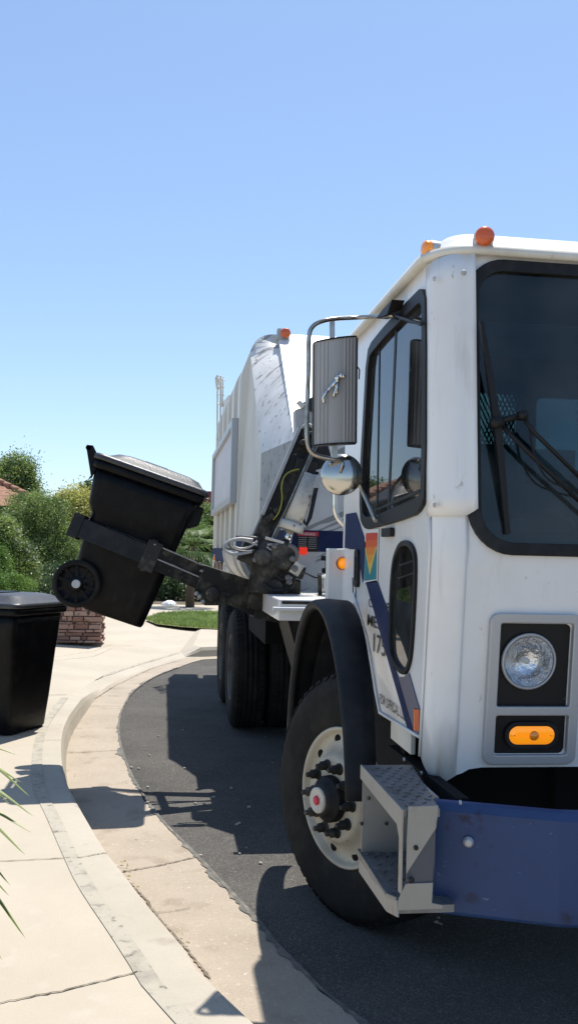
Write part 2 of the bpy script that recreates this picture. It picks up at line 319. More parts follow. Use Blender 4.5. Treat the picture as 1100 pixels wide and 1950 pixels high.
I1 = spline(ext([(8.9, -7.2, H), (3.08, -2.33, H), (1.0, 1.1, H)], I1), 5)
E1 = spline(ext([(9.3, -6.6, .004), (3.6, -1.9, .004), (1.65, 1.4, .004)], E1+E2), 5)
F2e = F2[-1]
T2 = spline([T1[-1]]+F2, 4); I2s = spline([I1[-1]]+I2, 4)
farT = [F2e+Vector((.25, .12, .13)), F2e+Vector((1.2, .45, .13)), Vector((4, 15.9, H)), Vector((9, 16.9, H)), Vector((22, 17.5, H)), Vector((80, 18, H))]
farI = [I2[-1]+Vector((.2, .12, .09)), I2[-1]+Vector((1.1, .42, .095)), Vector((3.9, 16.1, H)), Vector((8.9, 17.1, H)), Vector((21.9, 17.7, H)), Vector((79, 18.2, H))]
farE = [E2[-1]+Vector((1.0, .4, 0)), Vector((4.3, 15.2, .004)), Vector((9.2, 16.2, .004)), Vector((22, 16.9, .004)), Vector((80, 17.4, .004))]
NT = 260
def kerbline(A, a, B, b, Cc, c): return resample(A, a)+resample(B, b)+resample(Cc, c)
Tt = kerbline(T1, 110, T2, 60, farT, 50); Ii = kerbline(I1, 110, I2s, 60, farI, 50)
Ee = resample(E1, 165)+resample(farE, 55)
def offs(P, d):
    out = []
    for i, p in enumerate(P):
        t = P[min(i+1, len(P)-1)]-P[max(i-1, 0)]; t.z = 0
        if t.length < 1e-6: t = Vector((0, 1, 0))
        t.normalize(); out.append(p+Vector((t.y, -t.x, 0))*d)
    return out
big = MB().add([(-400, -400, 0), (400, -400, 0), (400, 900, 0), (-400, 900, 0)], [(0, 1, 2, 3)])
tag(big.build('road', 'asphalt'), kind='structure')
# kerb with rounded nose, then the dropped apron of the driveway
Fl = offs(Tt, .035)
Fl = [Vector((p.x, p.y, .006)) for p in Fl]
rows = []
for i in range(len(Tt)):
    t, f, q = Tt[i], Fl[i], Ii[i]; rows.append([q, q.lerp(t, .85) + Vector((0, 0, 0)), t.lerp(q, .04)-Vector((0, 0, .004*(t.z > .1))), t.lerp(f, .35)-Vector((0, 0, .0)), f])
kb = MB().loft(rows, smooth=False)
tag(kb.build('kerb', 'kerb'), kind='structure')
# gutter pan: from the flow line to the asphalt edge, the far edge ragged
def jitter(P, amp):
    out = []
    for i, p in enumerate(P): out.append(p+Vector((rng.normal()*amp, rng.normal()*amp, 0)))
    return out
Ef = resample(Ee, 900); Ff = resample(Fl, 900)
# pair every point of the asphalt edge with the nearest of the flow line
Fn = [min(Fl, key=lambda q: (q.xy-p.xy).length_squared) for p in Ef]
lo = 0; rows = []
for i in range(len(Ef)):
    e = Ef[i]+Vector((rng.normal()*.006, rng.normal()*.006, 0)); f = Ff[i]
    rows.append((e, f))
gp = MB()
Ej = jitter(Ee, 0); 
Er = resample(Ee, 500); Fr = []
j = 0
for p in Er:
    best = min(range(j, min(j+25, len(Fl))), key=lambda k: (Fl[k].xy-p.xy).length_squared); j = best; Fr.append(best)
# smooth index to a continuous parameter
Fr = np.convolve(np.pad(np.array(Fr, float), 12, mode='edge'), np.ones(25)/25, 'valid')
grow = []
for p, k in zip(Er, Fr):
    k0 = int(k); f = Fl[k0].lerp(Fl[min(k0+1, len(Fl)-1)], k-k0); f = Vector((f.x, f.y, .0065))
    e = Vector((p.x+rng.normal()*.009, p.y+rng.normal()*.009, .0075))
    grow.append([f, f.lerp(e, .5), e])
gp.loft(grow, smooth=False); tag(gp.build('gutter', 'gutter'), kind='structure')
# thin tar band that overlaps the gutter edge in patches
def strip(P, w0, w1, z, jit=0):
    A = offs(P, w0); B = offs(P, w1); rows = []
    for a, b in zip(A, B):
        j = rng.normal()*jit; rows.append([Vector((a.x, a.y, z)), Vector((b.x+j, b.y+j, z))])
    return rows
seg = resample([p for p in Er if p.y > 1 and p.y < 13], 400)
k = np.convolve(rng.normal(size=440), np.ones(9)/9, 'valid')[:400]
A = offs(seg, .012); B = [offs(seg, -.012-max(0, float(kk))*.16)[i] if False else None for i, kk in enumerate(k)]
Boff = [max(.004, .008+.05*float(kk)+.006*rng.normal()) for kk in k]; O1 = offs(seg, 1.0)
rows = [[Vector((a.x, a.y, .0115)), Vector((p.x-(o.x-p.x)*d, p.y-(o.y-p.y)*d, .0115))] for a, p, o, d in zip(A, seg, O1, Boff)]
tag(MB().loft(rows, smooth=False).build('road_edge_tar', 'tar'), kind='structure')
# mortar strip along the back of the kerb
rows = [[Vector((a.x, a.y, H+.004)), Vector((b.x, b.y, H+.004))] for a, b in zip(offs(Ii[:112], .006), offs(Ii[:112], -.062))]
tag(MB().loft(rows, smooth=False).build('pavement_mortar_strip', 'mortar'), kind='structure')
# pavement and driveway: one concrete sheet from the kerb back to the gardens
Sw = offs(Ii, -.0); outer = []
NS = len(Sw)
for i, p in enumerate(Sw):
    t = i/(NS-1)
    if i < 112: q = Vector((-60+0*i, -60+70*i/112, H))
    else: u_ = (i-112)/(NS-1-112); q = Vector((-60+140*u_, 10+190*min(1, u_*4), H))
    outer.append(q)
def hz(p): return Vector((p.x, p.y, H))
rows = [[p, hz(p.lerp(q, .04)), hz(p.lerp(q, .2)), q] for p, q in zip(Sw, outer)]
pv = MB().loft(rows, smooth=False).build('pavement', 'walk'); tag(pv, kind='structure')
# joints and cracks
def seamline(pts, z, wd=.010, jit=.003):
    P = resample([onZ(x, y, z) for x, y in pts], max(12, len(pts)*14)); m = MB(); rows = []
    for i, p in enumerate(P):
        t = (P[min(i+1, len(P)-1)]-P[max(i-1, 0)]).normalized(); s = Vector((t.y, -t.x, 0)); ww = wd*.6*(.6+.45*abs(rng.normal()))
        c = p+s*rng.normal()*jit*.6; rows.append([c-s*ww/2, c+s*ww/2])
    return m.loft(rows, smooth=False)
for pts, z, wd in ((((-300,1652),(0,1639),(134,1633)), H+.004, .010), (((-300,1964),(0,1909),(120,1886),(262,1850)), H+.004, .012), (((-300,1341),(0,1332),(60,1324),(128,1322)), H+.004, .02),
                   (((148,1633),(205,1622)), H+.004, .010), (((82,1409),(119,1409)), H+.004, .008), (((168,1303),(198,1286),(236,1273),(277,1260),(343,1241)), .066, .014), 
                   (((-200,1262),(100,1252),(180,1240),(215,1226)), H+.004, .014), (((198,1221),(260,1221)), H+.004, .02)):
    tag(seamline(pts, z, wd).build('pavement_joint', 'seam'), kind='structure')
for pts, z, wd in ((((234,1659),(300,1648),(374,1631)), .012, .014), (((129,1433),(228,1428)), .012, .012), (((300,1737),(340,1732),(362,1728)), .012, .007), (((166,1344),(236,1345)), .012, .012),
                   (((245,1680),(275,1708),(300,1745),(350,1800),(400,1862)), .012, .02), (((372,1628),(430,1690),(500,1765)), .013, .007), (((180,1331),(220,1305),(290,1272),(345,1256)), .013, .012)):
    tag(seamline(pts, z, wd).build('gutter_joint', 'seam'), kind='structure')
# garden ground behind the driveway, and the far land
soil = MB().add([(-60, 19.0, H+.008), (-3.2, 15.2, H+.008), (-2.55, 15.6, H+.008), (-2.3, 18, H+.008), (-2.6, 24.9, H+.008), (4, 25.2, H+.008), (30, 24, H+.008), (90, 40, H+.008), (90, 300, H+.008), (-90, 300, H+.008)], [tuple(range(10))])
tag(soil.build('garden_soil', 'soil'), kind='structure')
gl = [onZ(x, y, H) for x, y in ((278,1182),(300,1190),(345,1195),(388,1198))]+[Vector((3, 16.9, H)), Vector((6, 18, H)), Vector((5, 21, H)), Vector((2.5, 21.4, H))]+[onZ(x, y, H) for x, y in ((388,1168),(340,1168),(300,1172))]
lw = MB().add([Vector((p.x, p.y, H+.012)) for p in gl], [tuple(range(len(gl)))])
tag(lw.build('lawn_soil', mat('lawn_thatch', (.13, .15, .05), .95, col2=(.2, .19, .09), scale=8)), kind='structure')

# ================================================================== PLANTS
def leaves(P, size, asp=.45, up=.0):
    """one small folded leaf per point"""
    n = len(P); d = rng.normal(size=(n, 3)); d[:, 2] += up; d /= np.linalg.norm(d, axis=1)[:, None]
    e = rng.normal(size=(n, 3)); e -= (e*d).sum(1)[:, None]*d; e /= np.linalg.norm(e, axis=1)[:, None]
    s = (size*(.6+.8*rng.random(n)))[:, None]
    a = P-d*s*.5; b = P+e*s*asp*.5; c = P+d*s*.5; f = P-e*s*asp*.5
    V = np.stack([a, b, c, f], 1).reshape(-1, 3); F = np.arange(4*n).reshape(-1, 4); return V, F
def quads(name, V, F, m, parent=None):
    off = np.array(parent.get('_o', (0, 0, 0))) if parent is not None else np.zeros(3)
    me = bpy.data.meshes.new(name); me.vertices.add(len(V)); me.vertices.foreach_set('co', (V-off).ravel())
    me.loops.add(F.size); me.loops.foreach_set('vertex_index', F.ravel().astype('i')); me.polygons.add(len(F))
    me.polygons.foreach_set('loop_start', np.arange(0, F.size, 4).astype('i')); me.update(calc_edges=True); me.materials.append(M[m])
    o = bpy.data.objects.new(name, me); C.objects.link(o)
    if parent is not None: o.parent = parent; o['_o'] = tuple(off)
    return o
def cloud(blobs, n, clump=.16, per=60):
    """points gathered in clumps over the outer part of ellipsoid blobs"""
    vol = np.array([b[1][0]*b[1][1]*b[1][2] for b in blobs])**.67; vol /= vol.sum(); out = []
    for (c, r), v in zip(blobs, vol):
        k = max(3, int(n*v/per)); d = rng.normal(size=(k, 3)); d /= np.linalg.norm(d, axis=1)[:, None]
        rad = (.62+.46*rng.random(k)**.7)[:, None]; cc = np.array(c)+d*rad*np.array(r)
        sz = clump*(.5+rng.random(k)); p = np.repeat(cc, per, 0)+rng.normal(size=(k*per, 3))*np.repeat(sz, per)[:, None]*.5
        out.append(p)
    P = np.concatenate(out); return P[P[:, 2] > H+.01]
def tree(name, label, cat, base, blobs, n, size, m, trunk=True, clump=.16, asp=.45, group=None, up=0, flowers=None, limbs=5):
    base = Vector((base[0], base[1], H)); e = empty(name, base, label, cat, group)
    V, F = leaves(cloud(blobs, n, clump), size, asp, up); quads('crown', V, F, m, e)
    if flowers:
        V, F = leaves(cloud(blobs, flowers[0], clump), flowers[1], .8); quads('blossom', V, F, 'leaf_white', e)
    if trunk:
        t = MB(); top = sum((Vector(b[0]) for b in blobs), Vector())/len(blobs); h = top.z-H
        rr = .035+.02*h
        t.tube([base, base.lerp(top, .3)+Vector((.03*h, 0, 0)), base.lerp(top, .62), top], [rr*1.3, rr, rr*.8, rr*.4], 8)
        for b in blobs[:limbs]:
            q = base.lerp(top, .3+.25*random.random()); t.tube([q, q.lerp(Vector(b[0]), .55)+Vector((0, 0, .08)), Vector(b[0])], [rr*.55, rr*.35, rr*.12], 6)
        t.build('trunk', 'bark', e)
    return e
def blob(px, py, Y, rx, rz, ry=None):
    c = onY(px, py, Y); k = Y/FPX; return (tuple(c), (rx*k, (ry if ry else rx*k), rz*k))
tree('conifer', 'dark green tree rising behind the tiled roof', 'tree', (onY(32, 1060, 46).x, 46), [blob(20, 920, 46, 42, 34), blob(34, 890, 46, 27, 26), blob(48, 935, 46, 26, 34), blob(-15, 930, 46, 45, 40), blob(25, 985, 46, 60, 50)], 50000, .12, 'leaf_mid', clump=.42)
tree('shrub', 'large dense green shrub between the low hedge and the lifted bin', 'shrub', (onY(95, 1060, 20).x, 20), [blob(60, 1000, 20, 48, 52), blob(84, 990, 20, 42, 44), blob(116, 1050, 20, 30, 46), blob(85, 1060, 20, 55, 60), blob(50, 965, 20.5, 30, 25), blob(110, 1100, 20, 50, 48)], 95000, .040, 'leaf_mid', clump=.16, up=.8)
tree('pale_tree', 'pale yellow green tree behind the lifted bin', 'tree', (onY(150, 1060, 27).x, 27), [blob(150, 968, 27, 34, 32), blob(172, 990, 27, 26, 40), blob(125, 960, 27, 22, 20), blob(165, 1045, 27, 40, 50)], 34000, .075, 'leaf_yellow', clump=.26)
tree('far_tree', 'small grey green treetop just left of the lifted bin', 'tree', (onY(175, 1060, 60).x, 60), [blob(172, 938, 60, 14, 16), blob(176, 990, 60, 22, 50)], 2500, .4, 'leaf_dark', clump=.5)
tree('rose_bush', 'rose bush with small pale blossoms beside the low hedge', 'bush', (onY(35, 1120, 17.5).x, 17.5), [blob(38, 1070, 17.5, 26, 34), blob(10, 1020, 17.5, 22, 30), blob(55, 1085, 17.3, 15, 18)], 26000, .036, 'leaf_mid', clump=.13, trunk=True, flowers=(260, .045))
tree('lime_bush', 'bright lime green bush at the left edge above the hedge', 'bush', (onY(-25, 1120, 16.8).x, 16.8), [blob(-22, 1075, 16.8, 36, 32), blob(0, 1062, 16.8, 14, 18)], 18000, .038, 'leaf_lime', clump=.12)
tree('low_hedge', 'low clipped green hedge behind the standing bin', 'hedge', (onY(10, 1160, 16).x, 16), [blob(-20, 1125, 16, 40, 32), blob(15, 1120, 16, 34, 26), blob(42, 1128, 16, 22, 28), blob(10, 1160, 16, 50, 25)], 30000, .034, 'leaf_lime', clump=.08)
tree('dark_shrub', 'dark green shrub behind the stone pillar', 'shrub', (onY(95, 1150, 18.5).x, 18.5), [blob(85, 1135, 18.5, 30, 30), blob(110, 1120, 19, 40, 40)], 18000, .045, 'leaf_dark', clump=.14)
# planting seen under the bin, between it and the truck
tree('garden_shrub', 'dark green garden shrub under the lifting arm', 'shrub', (onY(320, 1120, 27).x, 27), [blob(300, 1112, 27, 40, 30), blob(350, 1118, 27, 34, 26), blob(392, 1110, 27, 30, 34), blob(440, 1105, 27, 40, 40)], 26000, .07, 'leaf_dark', clump=.2)
tree('backdrop_tree', 'green tree right behind the truck body edge', 'tree', (onY(400, 1100, 33).x, 33), [blob(392, 1000, 33, 30, 42), blob(430, 1020, 33, 40, 60), blob(360, 1050, 33, 34, 34)], 24000, .10, 'leaf_mid', clump=.3)
def fan_palm(name, px, py, Y, label, n=30, L=.95):
    c = onY(px, py, Y); e = empty(name, Vector((c.x, c.y, H)), label, 'palm')
    MB().tube([(c.x, c.y, H), (c.x, c.y, c.z)], [.12, .09], 10).build('trunk', 'bark', e)
    for i in range(n):
        az = 2.399*i; el = R(-25+100*((i*7) % n)/n); d = Vector((math.cos(az)*math.cos(el), math.sin(az)*math.cos(el), math.sin(el)))
        s = d.orthogonal().normalized() if abs(d.z) > .95 else d.cross(Vector((0, 0, 1))).normalized(); up = s.cross(d); m = MB()
        st = c+d*L*.45; m.tube([c, st], .012, 5)
        for k in range(15):
            a = R(-75+150*k/14); dd = (d*math.cos(a)+s*math.sin(a)).normalized(); q = st+dd*L*.55+Vector((0, 0, -.12*L*(.5+random.random()))); w_ = .022
            mid = st+dd*L*.3; m.add([st, mid+up*0+s*w_*math.cos(a), q, mid-s*w_*math.cos(a)+up*.015], [(0, 1, 2, 3)])
        m.build('frond', 'leaf_palm', e)
fan_palm('fan_palm', 365, 1040, 24, 'low fan palm behind the lifted bin beside the truck', 34, 1.0)
# lawn blades
n = 16000; P2 = []
poly = [Vector(p).xy for p in gl]
def inside(x, y):
    c = False; j = len(poly)-1
    for i in range(len(poly)):
        if (poly[i].y > y) != (poly[j].y > y) and x < (poly[j].x-poly[i].x)*(y-poly[i].y)/(poly[j].y-poly[i].y)+poly[i].x: c = not c
        j = i
    return c
xs = [p.x for p in poly]; ys = [p.y for p in poly]
while len(P2) < n:
    x = random.uniform(min(xs), min(max(xs), 3.0)); y = random.uniform(min(ys), max(ys))
    if inside(x, y): P2.append((x, y, H+.02))
P2 = np.array(P2); d = np.stack([rng.normal(size=n)*.35, rng.normal(size=n)*.35, np.ones(n)], 1)*(.03+.05*rng.random(n))[:, None]; s = np.stack([rng.normal(size=n), rng.normal(size=n), np.zeros(n)], 1); s /= np.linalg.norm(s, axis=1)[:, None]; s *= .011
V = np.stack([P2-s, P2+s, P2+d+s*.2, P2+d-s*.2], 1).reshape(-1, 3)
tag(quads('lawn', V, np.arange(4*n).reshape(-1, 4), 'grass'), 'patch of green lawn beyond the driveway behind the lifted bin', 'grass', kind='stuff')
# pale stone on the far edge of the driveway
rk = MB(); c = onZ(322, 1153, H)
rows = []
for i in range(6):
    f = i/5; rr = math.cos(f*1.45); rows.append([(c.x+.20*rr*(1+.18*math.sin(3*a_+f))*math.cos(a_), c.y+.18*rr*math.sin(a_), H+.13*math.sin(f*1.5)*(1+.1*math.sin(2*a_))) for a_ in [2*math.pi*k/11 for k in range(11)]])
rk.loft(rows, smooth=False, closed=True, caps=True); tag(rk.build('landscape_stone', 'whiteprint'), 'pale landscape stone on the far side of the driveway', 'stone')
# yucca whose blade tips reach in from the left
ye = empty('yucca', (-1.02, 3.25, H), 'green and yellow yucca with pointed blades beside the near pavement', 'plant')
def blade(p0, p1, p2, wd, e):
    """narrow pointed leaf, green middle with a pale margin, along a curve"""
    P = spline([p0, p1, p2], 8); m = MB(); mm = MB(); rows = []; ra = []; rb = []
    for i, p in enumerate(P):
        t = (P[min(i+1, len(P)-1)]-P[max(i-1, 0)]).normalized(); s = t.cross(Vector((0, 0, 1))).normalized(); u = s.cross(t); f = i/(len(P)-1); ww = wd*(1-f)**.7*(.9+.3*math.sin(f*3))
        rows.append([p-s*ww*.36+u*ww*.10, p-u*ww*.12, p+s*ww*.36+u*ww*.10]); ra.append([p-s*ww*.36+u*ww*.10, p-s*ww*.5+u*ww*.18]); rb.append([p+s*ww*.36+u*ww*.10, p+s*ww*.5+u*ww*.18])
    b = m.loft(rows, smooth=True).build('leaf', 'yucca', e)
    mm.loft(ra, smooth=True); mm.loft(rb, smooth=True); mm.build('leaf_margin', 'yuccaedge', b)
for px, py, Y, sag, rise in ((34, 1437, 3.3, .03, .0), (44, 1491, 3.25, .05, .03), (58, 1517, 3.1, .06, .02), (66, 1555, 3.1, .06, .0), (62, 1586, 3.05, .04, 0), (50, 1629, 3.0, .06, 0), (21, 1687, 3.0, .07, 0), (19, 1707, 3.05, .02, 0), (50, 1788, 2.95, .10, -.05), (5, 1829, 2.9, .06, 0), (22, 1533, 3.2, .0, .1)):
    q = onY(px, py, Y); b = Vector((-1.02, 3.25, .42+.3*random.random())); mid = b.lerp(q, .55)+Vector((0, 0, .12+sag+rise)); blade(b, mid, q, .046, ye)
for i in range(34):
    az = R(100+random.random()*215); r = .45+.15*random.random(); b = Vector((-1.02, 3.25, .35+.3*random.random())); q = b+Vector((math.cos(az)*r, math.sin(az)*r, random.uniform(-.25, .5)))
    blade(b, b.lerp(q, .5)+Vector((0, 0, .15)), q, .046, ye)
MB().tube([(-1.02, 3.25, H), (-1.02, 3.25, .75)], [.07, .04], 8).build('stem', 'bark', ye)
# litter in the gutter
lm = []
for i in range(34):
    px, py = random.choice([(150, 1465), (236, 1660), (175, 1572), (234, 1655), (345, 1785), (250, 1700), (236, 1665)]); p = onZ(px+random.gauss(0, 7), py+random.gauss(0, 9), .02); lm.append(p)
V, F = leaves(np.array([tuple(p) for p in lm]), .022, .6); V[:, 2] = .018+rng.random(len(V))*.008
tag(quads('leaf_litter', V, F, 'deadleaf'), 'dry leaf litter scattered along the gutter', 'litter', kind='stuff')
pbm = MB()
pp = [onZ(834, 1748, .005), onZ(830, 1757, .005), onZ(838, 1760, .005), onZ(264, 1318, .005), onZ(250, 1462, .005)]

for p in pp+[onZ(random.uniform(240, 520), random.uniform(1300, 1660), .004) for _ in range(30)]:
    r_ = random.uniform(.004, .010); pbm.lathe([(0, 0), (r_*1.3, .0), (r_, r_*.8), (0, r_)], p, (random.uniform(-.2, .2), 0, 1), 6, smooth=False)
tag(pbm.build('grit', 'kerb'), 'small pale grit lying on the asphalt', 'grit', kind='stuff')
# ================================================================== HOUSE behind the shrubs
hx, hy = onY(-10, 1000, 30).x, 30
he = empty('house', (hx-4, hy+4, H), 'house with a terracotta tiled roof behind the shrubs', 'house')
MB().box((hx-9, hy+.8, H), (hx-.2, hy+9, 2.5)).build('wall', 'wallplain', he)
pA = onY(80, 950, 30); pB = onY(0, 912, 30)
sl = (pB.z-pA.z)/(pA.x-pB.x)
ev = pA.z-.25; xr = pA.x+.25
def rz(x): return ev+(xr-x)*sl
ridge = xr-4.5
m = MB(); rows = []
for i in range(41):                                     # hip face towards the street, laid in tile courses
    f = i/40; rows.append([(xr-9*1+4.5*f, hy+4.5*f, rz(xr-4.5*f)+.03*(i % 2)), (xr-4.5*f, hy+4.5*f, rz(xr-4.5*f)+.03*(i % 2))])
m.loft(rows, smooth=False)
rows = []
for i in range(41):
    f = i/40; rows.append([(xr-4.5*f, hy+4.5*f, rz(xr-4.5*f)+.03*(i % 2)), (xr-4.5*f, hy+12, rz(xr-4.5*f)+.03*(i % 2))])
m.loft(rows, smooth=False)
m.build('roof', 'tile', he)
cap = MB(); 
for i in range(16):
    f = i/16; g = (i+1)/16; a_ = Vector((xr-4.5*f, hy+4.5*f, rz(xr-4.5*f)+.05)); b_ = Vector((xr-4.5*g, hy+4.5*g, rz(xr-4.5*g)+.05)); cap.tube([a_, b_], [.11, .085], 8)
cap.build('ridge_tiles', 'tile', he)
MB().box((hx-5.5, hy+.76, 1.0), (hx-4.1, hy+.79, 2.1)).build('window', 'black', he)
# red roofed lorry box glimpsed far behind: a red gate wall between bin and truck
ra_, rb_ = onY(388, 933, 42), onY(470, 957, 42)
rh = empty('barn_house', ((ra_.x+rb_.x)/2, 44, H), 'far house with a dark red upper wall between bin and truck', 'house')
MB().box((ra_.x-.1, 43, H), (rb_.x, 47, rb_.z)).build('wall', 'wallplain', rh)
MB().box((ra_.x-.2, 42.8, rb_.z), (rb_.x+.1, 47.2, ra_.z)).build('fascia', mat('dark_red_paint', (.22, .03, .04), .6), rh)

def stonemat():
    m = mat('flagstone', (.25, .13, .1), .9, bump=.8, bscale=16); N = m.node_tree.nodes; L = m.node_tree.links
    g = N.new('ShaderNodeNewGeometry'); r = N.new('ShaderNodeValToRGB'); cr = r.color_ramp
    cr.elements[0].color = (.17, .085, .065, 1); cr.elements[1].color = (.42, .30, .24, 1); e = cr.elements.new(.5); e.color = (.29, .16, .12, 1)
    L.new(g.outputs['Random Per Island'], r.inputs[0]); L.new(r.outputs[0], N['Principled BSDF'].inputs['Base Color']); return m
M['stone'] = overlay(stonemat(), (.10, .06, .05), 12, .58, .7)
# ================================================================== STONE PILLAR
c0 = onZ(147, 1224, H); pw = .355; pe = empty('stone_pillar', (c0.x, c0.y+pw, H), 'low reddish stone pillar on the driveway edge behind the wheel of the lifted bin', 'pillar')
pc = Vector((c0.x, c0.y+pw, 0)); MB().box((pc.x-pw+.03, pc.y-pw+.03, H), (pc.x+pw-.03, pc.y+pw-.03, 1.0)).build('core', 'joint', pe)
st = MB(); z = H
while z < .98:
    h = random.choice((.032, .045, .06, .085))
    for side in range(4):
        x = -pw+ (0 if side % 2 else .02)
        while x < pw-.02:
            L = random.uniform(.07, .34); x1 = min(pw-.01, x+L)
            if pw-x1 < .06: x1 = pw
            o_ = random.uniform(-.015, .035); n_f = random.uniform(-.006, .006)
            V8 = [(x+.006, -pw-o_+n_f, z), (x1-.006, -pw-o_, z+n_f), (x1-.006, -pw+.08, z), (x+.006, -pw+.08, z), (x+.010, -pw-o_, z+h-.012), (x1-.010, -pw-o_-n_f, z+h-.012+n_f), (x1-.006, -pw+.08, z+h-.01), (x+.006, -pw+.08, z+h-.01)]
            rt = Matrix.Rotation(side*math.pi/2, 3, 'Z'); st.add([rt @ Vector(v)+pc for v in V8], [(0,3,2,1),(4,5,6,7),(0,1,5,4),(1,2,6,5),(2,3,7,6),(3,0,4,7)]); x = x1
    z += h
st.build('stonework', 'stone', pe, bevel=.006)
MB().box((pc.x-pw-.03, pc.y-pw-.03, z), (pc.x+pw+.03, pc.y+pw+.03, z+.06)).build('cap_stone', 'stone', pe, bevel=.012)

# ================================================================== WHEELED BINS
def bin_body(root, frontlug=True):
    """bin in its own frame: x towards the lid front, y across, z up; origin on the wheel axle line"""
    def rr(x0, x1, hw, z, r): return [(x, y, z) for x, y in rrect(x0, -hw, x1, hw, r, 5)]
    b = MB()
    lv = [(-.155, .10, .515, .235, .05), (-.165+.03, .055, .525, .25, .06), (.0, .035, .536, .262, .06), (.10, -.055, .545, .272, .06), (.384, -.08, .566, .292, .06), (.50, -.075, .574, .30, .06), (.53, -.10, .577, .308, .06), (.56, -.118, .58, .312, .06), (.72, -.145, .590, .322, .06), (.80, -.155, .60, .33, .06)]
    b.loft([rr(x0, x1, hw, z, r) for z, x0, x1, hw, r in lv], closed=True, caps=True)
    b.build('tub', 'binblack', root)
    rm = MB(); rm.loft([rr(-.165, .615, .340, .800, .06), rr(-.175, .630, .350, .808, .06), rr(-.178, .635, .355, .850, .06), rr(-.16, .62, .34, .86, .06), rr(-.14, .60, .32, .85, .06)], closed=True, caps=True)
    rm.build('rim', 'binblack', root)
    if frontlug:
        MB().prism([(.572, -.20, .60), (.66, -.20, .66), (.655, -.20, .79), (.59, -.20, .79)], (0, .40, 0)).build('lift_lug', 'binblack', root, bevel=.008)
    ld = MB(); ld.loft([rr(-.18, .64, .36, .860, .07), rr(-.19, .650, .368, .864, .07), rr(-.19, .650, .368, .892, .07), rr(-.175, .633, .352, .904, .07), rr(-.10, .60, .30, .912, .07), rr(-.04, .56, .26, .950, .08), rr(.02, .50, .22, .964, .08), rr(.07, .44, .18, .968, .08)], closed=True, caps=True)
    lid = ld.build('lid', 'lidsheen', root)
    MB().box((.15, -.12, .966), (.32, .12, .976)).build('lid_grip', 'binblack', lid, bevel=.004)
    hd = MB()
    for s in (-1, 1): hd.prism([(-.155, s*.27-.02, .72), (-.25, s*.27-.02, .895), (-.262, s*.27-.02, .93), (-.22, s*.27-.02, .94), (-.14, s*.27-.02, .86)], (0, .04, 0))
    hd.tube([(-.245, -.29, .915), (-.245, .29, .915)], .019, 12); hd.build('handle', 'binblack', root)
    MB().tube([(-.185, -.25, .815), (-.185, .25, .815)], .018, 10).build('hinge_bar', 'binblack', root)
    ax = MB().tube([(0, -.33, 0), (0, .33, 0)], .012, 10).build('axle', 'tube', root)
    for s in (-1, 1):
        o = (0, s*.285, 0); d = (0, s, 0); wl = MB()
        wl.lathe([(.10, 0), (.155, .0), (.164, .012), (.164, .048), (.152, .06), (.135, .062), (.128, .05)], o, d, 40); wl = wl.build('wheel', 'tyre', root)
        hb = MB(); hb.lathe([(.128, .05), (.126, .040), (.06, .036), (.05, .055), (.028, .06), (.0, .06)], o, d, 40)
        for k in range(10):
            t = 2*math.pi*k/10; r1 = Vector((math.cos(t), 0, math.sin(t))); hb.bar(Vector(o)+Vector(d)*.046+r1*.05, Vector(o)+Vector(d)*.046+r1*.125, .022, .006, up=d)
        hb.build('hub', 'binblack', wl)
        MB().lathe([(.030, .06), (.030, .066), (.026, .068), (.016, .066), (.0, .066)], o, d, 20).build('axle_cap', 'lampframe', wl)
PXM = 272.0
axle = onY(145, 1112, 6.15)
lb = empty('wheeled_bin', (axle.x, 6.15+.34, axle.z), 'black wheeled bin held tilted in the air by the truck arm', 'bin', rot=(0, R(17.8), 0), group='black wheeled bins')
bin_body(lb); lb.scale = (.95, .95, .95)
sb_loc = onZ(70, 1399, H)
sb = empty('wheeled_bin', (0, 0, 0), 'black wheeled bin standing on the pavement at the left edge', 'bin', rot=(0, 0, R(-28)), group='black wheeled bins')
bin_body(sb, False); sb.scale = (1.02, 1.02, .965)
off = Matrix.Rotation(R(-28), 3, 'Z') @ Vector((.515, -.18, 0)); sb.location = (sb_loc.x-off.x-.185, sb_loc.y-off.y-.02, H+.158)

# ================================================================== GARBAGE TRUCK
TX = 1.88                                                # centre line of the truck
tk = empty('garbage_truck', (TX, 6.5, 0), 'white side loading garbage truck with a blue bumper, lifting a bin', 'garbage truck')
XS = .90                                                 # plane of the cab side
def fy(z):                                               # the cab front leans back above and below the belt line
    return .075*(z-1.64)/1.0 if z > 1.64 else .085*(1.64-z)/.75
YC, RC = 3.042, .096                                     # where the side plane ends, corner radius
YF = YC-RC                                               # front plane
def lean(p): return Vector((p.x, p.y+fy(p.z)*max(0, min(1, (3.9-p.y)/.8)), p.z))
U, W_, V_ = Vector((0, -1, 0)), Vector((0, 0, 1)), None
def sp(px, py): q = onX(px, py, XS); return (-q.y, q.z)   # outline coordinates on the side plane (u = -Y, v = Z)
so = (XS+.015, 0, 0)
